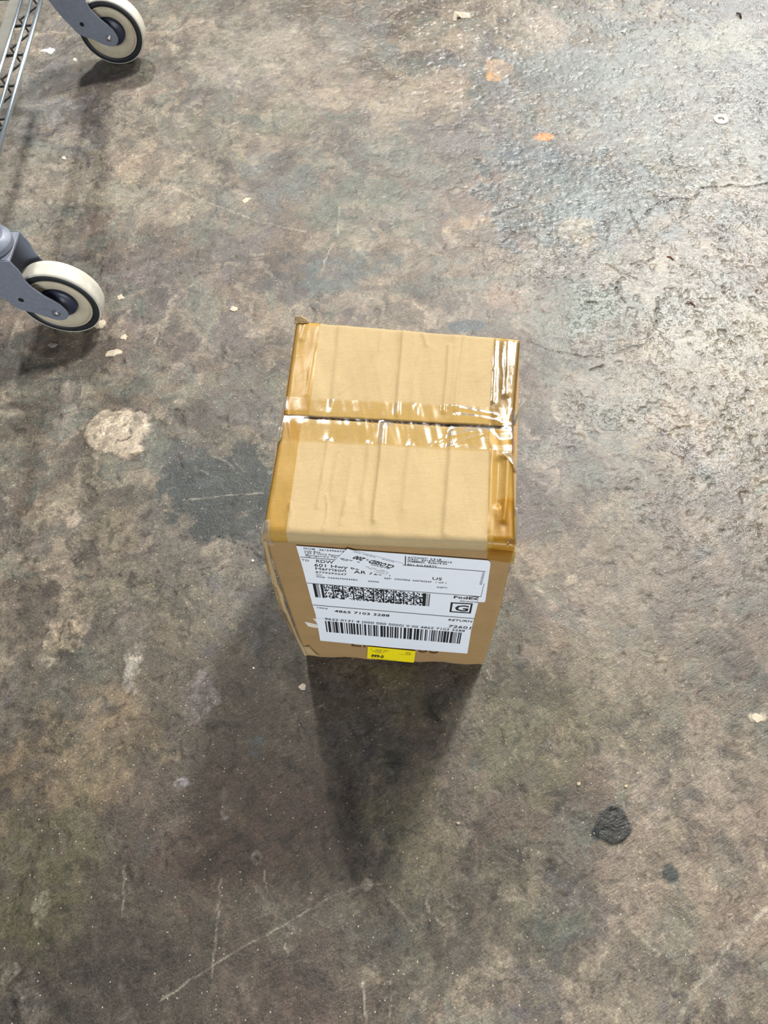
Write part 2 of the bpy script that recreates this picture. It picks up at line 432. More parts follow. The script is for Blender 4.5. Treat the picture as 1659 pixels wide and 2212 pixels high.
    blob(975, 190, .045, .06, 0, (148, 132, 116), .7, .12, .7)
    blob(760, 190, .06, .03, 0, (146, 128, 110), .6, .2, .8)
    blob(705, 200, .035, .02, 0, (150, 136, 118), .7, .15, .8)
    blob(870, 220, .06, .03, 0, (148, 134, 116), .7, .15, .9)
    blob(610, 210, .03, .02, 0, (146, 132, 114), .7, .15, .8)
    blob(1175, 294, .017, .010, -10, (206, 122, 62), .95, .2, .5)
    blob(780, 430, .10, .06, 10, (84, 92, 80), .7, .2, .9)
    blob(640, 610, .05, .05, 0, (66, 64, 66), .8, .15, .9)
    blob(735, 595, .06, .05, 30, (78, 86, 86), .85, .12, .9)
    blob(840, 575, .03, .02, 20, (70, 78, 76), .85, .12, .9)
    blob(1015, 480, .04, .02, 0, (152, 128, 104), .6, .2, .8)
    blob(1250, 500, .035, .035, 0, (150, 138, 116), .7, .15, .7)
    blob(1085, 645, .04, .03, 0, (140, 116, 98), .55, .25, .8)
    blob(1010, 705, .030, .014, 0, (62, 72, 76), .95, .1, .4)
    blob(600, 415, .05, .04, 0, (96, 100, 98), .6, .25, .9)
    blob(560, 350, .04, .03, 0, (108, 110, 106), .5, .25, .9)
    blob(340, 400, .10, .10, 0, (146, 136, 118), .6, .4, .8)  # pale tone with extra brightness from the light painted in
    blob(310, 360, .08, .04, 0, (150, 130, 108), .4, .4, .8)
    blob(140, 230, .07, .03, 0, (108, 106, 108), .6, .25, .9)
    blob(70, 230, .06, .10, 0, (128, 128, 126), .6, .25, .9)
    blob(250, 180, .035, .035, 0, (84, 76, 72), .45, .3, .8)  # contact shadow below the far wheel, painted into the floor colour
    # stains and darker patches round the parcel
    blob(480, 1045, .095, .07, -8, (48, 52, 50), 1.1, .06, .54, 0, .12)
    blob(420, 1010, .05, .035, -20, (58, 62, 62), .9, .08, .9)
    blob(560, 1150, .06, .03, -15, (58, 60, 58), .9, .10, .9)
    blob(480, 840, .06, .10, 0, (94, 84, 74), .5, .4, .8)  # broad, softly darker patch left of the parcel
    blob(450, 950, .05, .02, 0, (86, 80, 70), .5, .3, .8)
    blob(175, 1180, .022, .030, 0, (62, 56, 50), .9, .12, .7)
    blob(130, 1000, .05, .03, 20, (66, 60, 54), .6, .2, .9)
    blob(60, 950, .06, .05, 20, (72, 66, 58), .5, .3, .9)
    blob(245, 1150, .03, .035, 0, (116, 106, 84), .6, .2, .7)
    blob(260, 1260, .05, .03, 0, (106, 100, 84), .6, .25, .8)
    blob(290, 1250, .016, .014, 0, (64, 56, 50), .8, .15, .8)
    blob(500, 1330, .06, .04, 0, (82, 80, 84), .6, .3, .9)
    blob(420, 1330, .06, .05, 0, (110, 100, 80), .5, .35, .9)
    # pale splashes
    blob(258, 932, .046, .044, 0, (176, 160, 140), .97, .08, .35, .0030, 0)
    blob(255, 925, .036, .034, 0, (184, 168, 148), .8, .2, .5, .0008)
    blob(155, 1115, .013, .012, 0, (168, 152, 136), .9, .15, .6, .0008)
    blob(140, 1108, .02, .018, 0, (136, 122, 104), .5, .3, .7)
    blob(137, 1362, .026, .024, 0, (164, 148, 126), .9, .12, .8, .0016, 0)
    blob(105, 1425, .012, .008, 0, (156, 146, 130), .8, .2, .6)
    blob(160, 1290, .02, .02, 0, (140, 126, 108), .6, .25, .8)
    blob(292, 1440, .010, .030, -8, (152, 142, 132), .85, .15, .9)
    blob(285, 1470, .010, .018, 0, (148, 140, 132), .7, .2, .9)
    blob(440, 1508, .026, .026, 20, (124, 114, 114), .9, .12, .8, .0006)
    blob(452, 1515, .006, .016, 0, (160, 152, 146), .8, .25, .9)
    blob(386, 1692, .012, .008, 10, (140, 136, 138), .9, .15, .9)
    blob(88, 1955, .011, .016, 0, (128, 120, 104), .9, .12, .6, .0006)
    blob(24, 2098, .012, .008, 20, (124, 118, 106), .8, .2, .8)
    blob(70, 2170, .016, .022, 20, (122, 114, 104), .6, .25, .9)
    blob(484, 1713, .006, .008, 0, (138, 130, 120), .8, .25, .6)
    blob(486, 1752, .004, .009, 0, (140, 136, 134), .8, .25, .6)
    blob(555, 1610, .008, .012, 10, (88, 92, 98), .8, .25, .8)
    blob(740, 1600, .026, .02, 0, (80, 72, 74), .8, .12, .9)
    blob(330, 1815, .018, .014, 0, (72, 68, 66), .7, .25, .8)
    blob(895, 1550, .02, .02, 0, (110, 100, 78), .5, .3, .8)
    blob(1325, 1785, .0185, .0215, -20, (22, 25, 24), 1.1, .07, .35, .0009, .5)
    blob(1291, 1800, .006, .007, 0, (26, 29, 28), 1.0, .12, .4)
    blob(1447, 1885, .008, .011, 25, (48, 52, 52), .95, .15, .5)
    blob(1634, 1545, .010, .008, 0, (176, 164, 144), .9, .15, .6, .0008)
    blob(1660, 1535, .012, .014, 0, (132, 124, 112), .6, .25, .8)
    blob(1190, 1605, .008, .012, 0, (132, 126, 116), .7, .25, .8)
    blob(945, 1955, .026, .026, 0, (118, 108, 90), .6, .15, .6)
    blob(1130, 2100, .03, .02, 0, (92, 84, 86), .55, .3, .9)
    blob(1460, 2165, .025, .014, 0, (86, 80, 82), .7, .25, .9)
    blob(1590, 2080, .014, .012, 0, (86, 80, 78), .6, .3, .9)
    blob(1130, 2180, .022, .010, 0, (82, 76, 80), .7, .25, .9)
    blob(1200, 2165, .014, .012, 0, (84, 78, 82), .7, .25, .9)
    blob(1520, 1190, .014, .012, 0, (70, 72, 74), .7, .3, .8)
    blob(790, 1912, .006, .006, 0, (150, 140, 126), .9, .2, .5)
    blob(40, 400, .10, .10, 0, (148, 138, 124), .5, .4, .8)  # broad area lightened in colour to stand in for light, no splash
    blob(500, 110, .12, .10, 0, (142, 132, 118), .6, .4, .8)  # likewise broad: brighter light put into the slab colour
    blob(850, 870, .12, .05, 0, (110, 100, 90), .3, .4, .8)
    blob(1540, 90, .10, .06, 0, (146, 142, 128), .6, .3, .8)
    # finger strokes in the mortar splats
    def line(pts, wd, rgb, k=1.0, dz=0.0, wob=0.004):
        P = [(at(*p).x, at(*p).y) for p in pts]
        W = window(min(p[0] for p in P) - .02, max(p[0] for p in P) + .02, min(p[1] for p in P) - .02, max(p[1] for p in P) + .02); x, y = X[W], Y[W]
        ox = (fbm(x * 40, y * 40, int(pts[0][0]) + 5, 4) - 0.5) * wob * 2 + (fbm(x * 170, y * 170, 5, 2) - .5) * wob * .7; oy = (fbm(x * 40, y * 40, int(pts[0][1]) + 9, 4) - 0.5) * wob * 2
        d = seg_dist(x + ox, y + oy, P)
        m = (1 - sstep(wd * 0.55, wd * 1.3, d)) * (1 if dz < -.001 else .35 + .65 * sstep(.38, .55, fbm(x * 90, y * 90, int(pts[0][0]), 3)))
        if rgb is not None:
            g = (m * k)[..., None]; C[W] = C[W] * (1 - g) + s2l(rgb) * g
        if dz: Z[W] += m * dz
    for pts in ([(262, 925), (275, 918)], [(258, 955), (275, 952), (284, 945)], [(250, 958), (255, 952)], [(284, 940), (280, 928)]):
        line(pts, .0013, (104, 92, 78), .9, -.0018, .001)
    for pts in ([(118, 1345), (126, 1370), (128, 1385)], [(133, 1340), (130, 1360)], [(145, 1345), (150, 1362)]):
        line(pts, .002, (126, 112, 94), .8, -.0012, .001)
    # cracks in the coating
    for pts, wd in (([(1510, 405), (1560, 400), (1610, 404), (1659, 394)], .0022), ([(1398, 462), (1412, 445), (1430, 432), (1465, 428), (1500, 430), (1515, 414)], .002),
                    ([(1440, 315), (1450, 340), (1475, 385)], .0016), ([(1140, 735), (1190, 758), (1265, 773), (1330, 760), (1400, 740), (1418, 690), (1424, 640)], .0014),
                    ([(1305, 570), (1345, 590), (1375, 600)], .002), ([(1360, 570), (1395, 568), (1408, 556)], .0018), ([(1335, 600), (1338, 640), (1350, 655)], .0015),
                    ([(1265, 655), (1290, 652)], .0018), ([(1100, 498), (1135, 500), (1162, 515), (1165, 545)], .0013), ([(1285, 400), (1300, 395), (1310, 410)], .0014),
                    ([(1380, 500), (1375, 480), (1360, 450)], .0014), ([(1275, 800), (1305, 792)], .0025), ([(470, 1160), (540, 1185), (590, 1230)], .0009)):
        line(pts, wd * .62, (38, 35, 32), .9, -.0022, .006)
    # pale scratches
    for pts, wd, k in (([(345, 2160), (470, 2080), (600, 2002), (700, 1945), (790, 1912), (830, 1908)], .0009, .5), ([(1659, 1962), (1600, 2020), (1570, 2055), (1490, 2150), (1470, 2200)], .0022, .5),
                       ([(735, 445), (728, 510), (705, 560), (692, 600)], .0016, .55), ([(365, 400), (415, 425), (470, 445), (560, 478), (660, 500)], .0018, .5),
                       ([(412, 1078), (480, 1072), (568, 1066)], .0011, .5), ([(268, 1870), (264, 1950), (262, 1985)], .0011, .6), ([(478, 1885), (472, 1960), (458, 2120)], .0009, .4),
                       ([(613, 2040), (622, 2060)], .0014, .7), ([(782, 2115), (788, 2160), (794, 2212)], .0011, .6), ([(566, 1880), (580, 1930)], .0010, .4),
                       ([(345, 700), (332, 742)], .0018, .8), ([(455, 985), (490, 1000), (512, 1022)], .0012, .4), ([(430, 1012), (445, 1025)], .001, .4), ([(500, 990), (530, 1020)], .0009, .35), ([(1085, 1480), (1062, 1465), (1050, 1447)], .0009, .5),
                       ([(925, 1935), (922, 1955), (935, 1980), (955, 1995)], .0016, .6), ([(1380, 1770), (1405, 1778)], .0012, .5), ([(842, 2120), (840, 2212)], .0009, .5),
                       ([(1085, 2140), (1083, 2200)], .0012, .4), ([(700, 55), (690, 70)], .002, .5), ([(545, 1850), (556, 1838), (566, 1850), (556, 1862), (545, 1850)], .0014, .6),
                       ([(900, 2010), (860, 1960), (820, 1920)], .0012, .35), ([(700, 960 + 560), (660, 1540)], .0012, .4)):
        line(pts, wd, (168, 158, 144), k, .0002, .003)
    # orange-peel and pits where the coating is thick
    pit = fbm(X * 75, Y * 75, 401, 4, 0.6)
    Z -= coat * sstep(0.60, 0.74, pit) * 0.0016
    Z += coat * (fbm(X * 110, Y * 110, 409, 3) - 0.5) * 0.0010
    Z -= (1 - coat) * sstep(0.66, 0.78, fbm(X * 60, Y * 60, 431, 4, .6)) * 0.0010
    blend(sstep(0.64, 0.74, fbm(X * 60, Y * 60, 431, 4, .6)), (70, 62, 54), .35)
    Z = Z - np.percentile(Z, 98)
    Z = np.where((np.abs(X) < .16) & (Y > .26) & (Y < .6), np.minimum(Z, 0), Z)      # level under the parcel
    for (cx, cy) in CONTACTS: Z = np.where(np.hypot(X - cx, Y - cy) < .03, np.minimum(Z, 0), Z)
    Z = np.where((X < -2) | (X > 2) | (Y > 3) | (Y < -1), -.004, Z)
    V = np.stack([X, Y, Z], -1).reshape(-1, 3)
    me = bpy.data.meshes.new('floor'); nv = len(V); me.vertices.add(nv); me.vertices.foreach_set('co', V.ravel())
    i = np.arange((ny - 1) * (nx - 1)); r = i // (nx - 1); c_ = i % (nx - 1); a = r * nx + c_
    F = np.stack([a, a + 1, a + nx + 1, a + nx], -1).astype(np.int32); nf = len(F)
    me.loops.add(nf * 4); me.loops.foreach_set('vertex_index', F.ravel())
    me.polygons.add(nf); me.polygons.foreach_set('loop_start', np.arange(nf, dtype=np.int32) * 4)
    me.polygons.foreach_set('use_smooth', np.ones(nf, bool))
    me.update(calc_edges=True)
    for nm, A in (('stain_shade', np.concatenate([C.reshape(-1, 3), np.ones((nv, 1))], 1)), ('finish', np.stack([coat.ravel(), pit.ravel(), coat.ravel(), np.ones(nv)], -1))):
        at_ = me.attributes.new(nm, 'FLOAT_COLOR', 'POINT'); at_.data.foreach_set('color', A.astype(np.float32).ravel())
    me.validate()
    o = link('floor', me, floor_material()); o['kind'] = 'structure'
    return o, xs, ys, Z
FLOOR, FX, FY, FZ = build_floor()
def floor_z(x, y):
    i = int(np.clip(np.searchsorted(FX, x), 1, len(FX) - 1)); j = int(np.clip(np.searchsorted(FY, y), 1, len(FY) - 1))
    return float(FZ[j - 1:j + 1, i - 1:i + 1].max())

# ------------------------------------------------------------------ the parcel
ZT = 0.353
TBL, TBR, TFR, TFL = at(640, 692, ZT), at(1124, 731, ZT), at(1113, 1176, ZT), at(566, 1152, ZT)
_b0, _b1 = at(655, 1408), at(1042, 1447)
ea = (TFR - TFL).normalized()
_down = ((_b0 + _b1) / 2 - (TFL + TFR) / 2); eb = -(_down - ea * _down.dot(ea)).normalized()
en = ea.cross(eb); en = en if en.y < 0 else -en               # outward normal of the front wall
def face(px, py):
    """metres (a right, b up) on the front wall plane"""
    d = ray(px, py); t = (TFL - cam_pos).dot(en) / d.dot(en); p = cam_pos + d * t - TFL
    return p.dot(ea), p.dot(eb)
def F3(a, b, off=0.0): return TFL + ea * a + eb * b + en * off
def _drop(px, py):
    a, b = face(px, py); p = F3(a, b); q = TFL if a < .1 else TFR
    return q + (p - q) * (q.z / (q.z - p.z))
BFL, BFR = _drop(655, 1408), _drop(1042, 1447)
BBL = Vector((TBL.x + .012, TBL.y - .004, 0)); BBR = Vector((TBR.x - .004, TBR.y - .004, 0))
box_c = (BFL + BFR + BBL + BBR) / 4
BOX = tag(empty('cardboard_box', (box_c.x, box_c.y, 0)), 'taped brown cardboard parcel with white shipping label and yellow sticker standing on the concrete floor', 'box')

def body():
    mb = MB(); r = 0.004; N = 14; K = 5; rings = []
    levels = list(np.linspace(0, 1, 26))
    zb = ZT - .004
    for t in levels:
        z = zb * t
        cs = [b.lerp(tp, z / ZT) for b, tp in ((BFL, TFL), (BFR, TFR), (BBR, TBR), (BBL, TBL))]
        ring = []
        for i in range(4):
            p0, p, p1 = cs[i - 1], cs[i], cs[(i + 1) % 4]
            u0 = (p0 - p).normalized(); u1 = (p1 - p).normalized()
            for k in range(K + 1):
                s = k / K; ring.append((p + u0 * r) * (1 - s) ** 2 + p * 2 * s * (1 - s) + (p + u1 * r) * s * s)
            a, b = p + u1 * r, p1 - u1 * r
            for k in range(1, N): ring.append(a.lerp(b, k / N))
        rings.append(ring)
    M = len(rings[0]); vs = []
    cen = box_c
    for j, ring in enumerate(rings):
        t = levels[j]
        for i, p in enumerate(ring):
            q = p.copy()
            side = i // (K + N)
            if side != 0:                                   # side and back walls bulge a little
                o = Vector((q.x - cen.x, q.y - cen.y, 0)); o.normalize()
                q += o * .004 * math.sin(math.pi * t) * math.sin(math.pi * ((i % (K + N)) / (K + N)))
            if j == 0:                                      # scuffed bottom rim
                q += (Vector((cen.x, cen.y, q.z)) - q).normalized() * (.0012 + .0012 * math.sin(i * 1.7))
            vs.append(q)
    fs = []
    for j in range(len(rings) - 1):
        for i in range(M):
            i2 = (i + 1) % M; fs.append((j * M + i, j * M + i2, (j + 1) * M + i2, (j + 1) * M + i))
    # open top: inner rim goes down 25 mm to a recessed floor seen only through the flap gap
    n = len(vs)
    for p in rings[-1]: vs.append(p + (Vector((cen.x, cen.y, p.z)) - p).normalized() * .005)
    m = len(vs)
    for p in rings[-1]: vs.append(p + (Vector((cen.x, cen.y, p.z)) - p).normalized() * .005 + Vector((0, 0, -.05)))
    J = (len(rings) - 1) * M
    for i in range(M):
        i2 = (i + 1) % M
        fs.append((J + i, J + i2, n + i2, n + i)); fs.append((n + i, n + i2, m + i2, m + i))
    fs.append(tuple(m + i for i in range(M))); fs.append(tuple(range(M - 1, -1, -1)))
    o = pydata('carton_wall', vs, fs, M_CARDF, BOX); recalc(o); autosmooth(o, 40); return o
body()

# creases of the top, as polylines on the top plane
def C1(*p): return [(at(540 + x / 2.676, 660 + y / 2.676, ZT).x, at(540 + x / 2.676, 660 + y / 2.676, ZT).y) for x, y in p]
RIDGES = [(C1((890, 140), (878, 300), (862, 470), (850, 640)), .0011, .0016), (C1((985, 140), (1015, 200), (1022, 235)), .0008, .0016),
          (C1((1022, 235), (975, 300), (955, 420), (942, 560)), .0006, .0022), (C1((1152, 230), (1140, 420), (1118, 620)), .0012, .0016),
          (C1((1242, 170), (1222, 330), (1200, 460), (1190, 610)), .0010, .0018), (C1((752, 262), (705, 325), (645, 385), (590, 455), (515, 510)), .0007, .0011),
          (C1((762, 150), (752, 262)), .0004, .002), (C1((1400, 370), (1310, 440)), .0005, .0012),
          (C1((772, 690), (755, 900), (722, 1150), (716, 1250)), .0012, .0017), (C1((455, 790), (430, 960), (395, 1170)), .0008, .0020),
          (C1((438, 1090), (450, 1160), (446, 1230), (425, 1295)), .0009, .0009), (C1((925, 820), (905, 960), (885, 1180)), .0005, .0026),
          (C1((1165, 740), (1155, 900), (1135, 1140), (1122, 1320)), .0010, .0024), (C1((692, 800), (675, 960), (650, 1120)), .0005, .0024),
          (C1((560, 1130), (548, 1190), (525, 1260)), .0007, .0016), (C1((235, 1150), (242, 1220), (225, 1280)), .0007, .0014),
          (C1((590, 900), (565, 1080), (540, 1200)), .0005, .0022), (C1((520, 840), (480, 1000), (470, 1100)), .0004, .002),
          (C1((1400, 840), (1390, 1000), (1375, 1300)), .0005, .002), (C1((1490, 880), (1480, 1100), (1465, 1250)), .0014, .0020),
          (C1((1440, 900), (1430, 1150)), -.0010, .0028), (C1((415, 110), (370, 300), (330, 520)), .0004, .002), (C1((320, 110), (300, 200)), .0006, .002),
          (C1((1420, 180), (1412, 350), (1405, 560)), .0006, .0018), (C1((1490, 210), (1480, 520)), .0008, .003)]
STEPS = [(C1((510, 110), (490, 330), (465, 560)), .0007, .0016), (C1((960, 200), (950, 560)), -.0005, .002), (C1((860, 150), (840, 600)), .0006, .003),
         (C1((1170, 200), (1150, 600)), .0006, .003), (C1((1210, 200), (1195, 600)), -.0006, .003), (C1((1160, 760), (1125, 1300)), .0009, .003),
         (C1((760, 700), (712, 1240)), .0009, .003), (C1((470, 800), (415, 1160)), -.0008, .003), (C1((690, 800), (640, 1200)), .0005, .003), (C1((925, 700), (880, 1250)), .0005, .004)]
def top_h(X, Y):
    H = (fbm(X * 22, Y * 12, 77, 3) - 0.5) * 0.0022 + (fbm(X * 160 + Y * 20, Y * 14, 78, 2) - .5) * .0006
    for pts, amp, wd in RIDGES:
        H = H + 1.5 * amp * np.exp(-(seg_dist(X, Y, pts) / wd) ** 2)
    for pts, amp, wd in STEPS:
        D = seg_dist(X, Y, pts); (x0, y0), (x1, y1) = pts[0], pts[-1]
        sd = (X - x0) - (x1 - x0) * (Y - y0) / (y1 - y0)
        H = H + amp * 1.0 * np.tanh(sd / wd) * np.exp(-(D / .012) ** 2)
    return H

SL_B, SR_B = at(611, 898, ZT), at(1109, 923, ZT)           # back lip of the seam
SL_F, SR_F = at(610, 902.5, ZT), at(1108, 929, ZT)           # front lip of the seam
R_EDGE = 0.006
class Flap:
    """outer flap: from the wall, over a rounded hinge edge, to the seam"""
    def __init__(s, A0, A1, B0, B1, drop=.0):
        s.A0, s.A1, s.B0, s.B1 = [np.array(v) for v in (A0, A1, B0, B1)]; s.L = float(np.linalg.norm((s.B0 + s.B1 - s.A0 - s.A1) / 2))
    def P(s, S_, Q, lift=0.0):
        """S_ across 0..1, Q metres from the wall crease (negative: down the wall)"""
        S_, Q = np.broadcast_arrays(np.asarray(S_, float), np.asarray(Q, float))
        arc = R_EDGE * math.pi / 2
        th = np.clip(Q / R_EDGE, 0, math.pi / 2)
        d = R_EDGE * (1 - np.cos(th)) + np.maximum(Q - arc, 0)
        z = -R_EDGE * (1 - np.sin(th)) + np.minimum(Q, 0)
        up_ = np.sin(th); out_ = np.cos(th)
        v = d / s.L
        a = s.A0 * (1 - S_[..., None]) + s.A1 * S_[..., None]; b = s.B0 * (1 - S_[..., None]) + s.B1 * S_[..., None]
        p = a * (1 - v[..., None]) + b * v[..., None]
        dirv = (b - a); dirv = dirv / np.linalg.norm(dirv, axis=-1, keepdims=True)
        h = top_h(p[..., 0], p[..., 1]) * up_ + .0008
        wdt = np.linalg.norm(s.A1 - s.A0)
        e = np.minimum(S_, 1 - S_) * wdt
        rr = .005; ee = np.clip(rr - e, 0, rr)
        h = h - (rr - np.sqrt(np.maximum(rr * rr - ee * ee, 0))) * .8 * up_ + lift
        p = p.copy(); p[..., 2] = ZT + z + h * up_
        p = p - dirv * ((.0006 + lift * .8) * out_)[..., None] if np.ndim(lift) or True else p
        return p
def grid_mesh(name, P, mat, parent, thick=0.0, smooth=True):
    ny, nx = P.shape[:2]; vs = [tuple(p) for p in P.reshape(-1, 3)]; fs = []
    for j in range(ny - 1):
        for i in range(nx - 1):
            a = j * nx + i; fs.append((a, a + 1, a + nx + 1, a + nx))
    o = pydata(name, vs, fs, mat, parent, smooth)
    if thick:
        md = o.modifiers.new('thickness', 'SOLIDIFY'); md.thickness = thick; md.offset = -1; md.use_even_offset = False
    return o
FF = Flap(TFL, TFR, SL_F, SR_F); FB = Flap(TBR, TBL, SR_B, SL_B)
def qrows(L): return np.concatenate([[-.010, -.004], np.linspace(0, R_EDGE * math.pi / 2, 7), np.arange(R_EDGE * math.pi / 2 + .0015, L + R_EDGE * (math.pi / 2 - 1), .0015)])
for fl, nm in ((FF, 'carton_flap'), (FB, 'carton_flap')):
    q = qrows(fl.L); s_ = np.linspace(0, 1, 150)
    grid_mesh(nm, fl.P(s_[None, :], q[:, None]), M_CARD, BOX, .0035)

# corrugated core showing in the gap of the seam
def seam_pt(px, t, dz=0.0):
    s_ = (px - 611) / (1109 - 611); a = SL_B.lerp(SR_B, s_); b = SL_F.lerp(SR_F, s_); p = a.lerp(b, t); p.z += dz; return p
for x0, x1 in ((785, 955), (995, 1090), (690, 740)):
    mb = MB(); n = int((x1 - x0) / 2.2); prev = None
    for i in range(n):
        px = x0 + (x1 - x0) * i / n; t = .20 + .42 * (0.5 + 0.5 * math.sin(i * 1.05))
        top = seam_pt(px, t, -.0006 - random.random() * .0006); bot = seam_pt(px, t, -.006)
        if prev: mb.add([prev[0], top, bot, prev[1]], [(0, 1, 2, 3)])
        prev = (top, bot)
    o = mb.build('corrugated_core', M_FLUTE, BOX, fix=False); sd_ = o.modifiers.new('thickness', 'SOLIDIFY'); sd_.thickness = .0005
    tag(o, 'wavy corrugated edge in the seam')

# tape ---------------------------------------------------------------
def strip(fl, s0, s1, s0b, s1b, q0, q1, name, mat, lift=.0006, n=(14, 60), lab=None, wr=.0005, seed=0, thick=0):
    t = np.linspace(0, 1, n[0])[None, :]; q = np.linspace(q0, q1, n[1])[:, None]; f = (q - q0) / (q1 - q0)
    lo = s0 + (s0b - s0) * f; hi = s1 + (s1b - s1) * f
    S_ = lo + (hi - lo) * t
    base = fl.P(S_, q)
    w_ = (fbm(base[..., 0] * 70 + seed, base[..., 1] * 22, 500 + seed, 2) - .5) * 2 * wr
    P = fl.P(S_, q, lift + np.maximum(w_, 0))
    o = grid_mesh(name, P, mat, BOX)
    if lab: tag(o, lab)
    return o
EF = FF.L + R_EDGE * .55; EB = FB.L + R_EDGE * .55
strip(FF, -.002, .098, -.002, .088, -.009, EF, 'edge_tape', M_TAPE_AMBER, lab='amber tape along the left edge', seed=1)
strip(FF, .890, 1.002, .900, 1.002, -.009, EF, 'edge_tape', M_TAPE_AMBER, lab='amber tape along the right edge', seed=2, wr=.0009)
strip(FB, .890, 1.002, .885, 1.002, -.009, EB, 'edge_tape', M_TAPE_AMBER, lab='amber tape at the back left', seed=3)
strip(FB, -.002, .115, -.002, .105, -.009, EB, 'edge_tape', M_TAPE_CLEAR, lab='glossy tape at the back right', seed=4, wr=.0007)
# second layers where the tape overlaps itself at the front corners
strip(FF, .905, 1.003, .93, 1.003, -.016, .05, 'edge_tape', M_TAPE_AMBER, .0016, lab='overlapping tape end at the front right corner', seed=6, wr=.0014)
strip(FF, -.003, .04, -.003, .025, -.014, .016, 'edge_tape', M_TAPE_LOOSE, .0014, lab='crumpled tape end at the front left corner', seed=7, wr=.0016)

def seam_tape():
    NS, NT_ = 150, 30
    s_ = np.linspace(-.012, 1.03, NS)[None, :]; v = np.linspace(0, 1, NT_)[:, None]
    sc = np.clip(s_, 0, 1)
    SLF, SRF, SLB, SRB = [np.array(x) for x in (SL_F, SR_F, SL_B, SR_B)]
    mid = ((SLF + SLB) / 2)[None, None] * (1 - s_[..., None]) + ((SRF + SRB) / 2)[None, None] * s_[..., None]
    fd = np.array((SL_F - SL_B).normalized()); fd = np.array([en.x, en.y, 0]) / math.hypot(en.x, en.y)
    off = (-.0225 + .049 * v)
    P = mid + fd[None, None] * off[..., None]
    H = top_h(P[..., 0], P[..., 1])
    gap = np.exp(-(off / .004) ** 2)
    wr = np.maximum(fbm(P[..., 0] * 16, P[..., 1] * 60, 611, 3) - .5, 0) * .003
    right = sstep(.55, .9, s_)
    fold = np.zeros_like(H)
    for (a, b, am) in ((C1((1160, 590), (1300, 620), (1415, 640)), .0016, .0026), (C1((1190, 645), (1320, 655), (1440, 680)), .0018, .0030),
                       (C1((1030, 825), (1150, 765), (1290, 735), (1400, 725)), .0010, .0014), (C1((1140, 830), (1260, 780), (1390, 735)), .0010, .0016),
                       (C1((1390, 740), (1440, 790)), .0018, .0016), (C1((200, 655), (400, 650), (700, 675), (950, 690)), .0012, .0006),
                       (C1((1450, 700), (1500, 640), (1530, 560)), .0014, .0018), (C1((960, 640), (970, 580)), .0006, .001)):
        fold = fold + am * np.exp(-(seg_dist(P[..., 0], P[..., 1], a) / b) ** 2)
    h = H * (1 - gap) + gap * (np.minimum(H, 0) - .0006) + .0014 + wr * (.05 + right) + fold * .55
    over = np.maximum(-s_, 0) + np.maximum(s_ - 1, 0)
    P[..., 2] = ZT + .0008 + h - (over * .23) * 3.0
    o = grid_mesh('seam_tape', P, M_TAPE_SEAM, BOX); tag(o, 'wrinkled clear tape across the top seam')
seam_tape()

def px_patch(name, quad, z, mat, lab, n=8, curl=None, thick=.0003):
    """small sheet from four pixel corners, each with its own height"""
    c = [at(x, y, zz) for (x, y), zz in zip(quad, z)]
    P = np.zeros((n, n, 3))
    for j in range(n):
        for i in range(n):
            u, v = i / (n - 1), j / (n - 1)
            p = (c[0] * (1 - u) + c[1] * u) * (1 - v) + (c[3] * (1 - u) + c[2] * u) * v
            k = math.sin(u * 7 + v * 5) * .0006 + (random.random() - .5) * .0006
            P[j, i] = (p.x, p.y, p.z + k + (curl(u, v) if curl else 0))
    o = grid_mesh(name, P, mat, BOX, thick); tag(o, lab); return o
px_patch('tape_tongue', [(1108, 905), (1119, 884), (1137, 858), (1116, 930)], [.3535, .352, .349, .345], M_TAPE_LOOSE, 'loose tape tongue sticking out at the right of the seam')
px_patch('tape_tongue', [(1080, 976), (1104, 972), (1117, 1016), (1106, 1000)], [.3565, .356, .351, .3565], M_TAPE_LOOSE, 'folded tape end below the seam at the right')
px_patch('tape_tongue', [(600, 930), (612, 910), (607, 948), (598, 962)], [.354, .3555, .356, .352], M_TAPE_LOOSE, 'crumpled tape end at the left of the seam')
px_patch('tape_tongue', [(1112, 1095), (1117, 1096), (1122, 1150), (1113, 1160)], [.35, .345, .335, .345], M_TAPE_LOOSE, 'tape edge lifting off the right side')
px_patch('tape_tongue', [(1096, 1166), (1113, 1160), (1116, 1176), (1094, 1180)], [.3575, .356, .352, .354], M_TAPE_CLEAR, 'shiny crumpled tape on the front right corner')
px_patch('torn_corner', [(637, 700), (640, 684), (652, 681), (668, 694)], [.352, .357, .362, .3555], M_EDGE, 'torn cardboard tab standing up at the back left corner', thick=.0018)

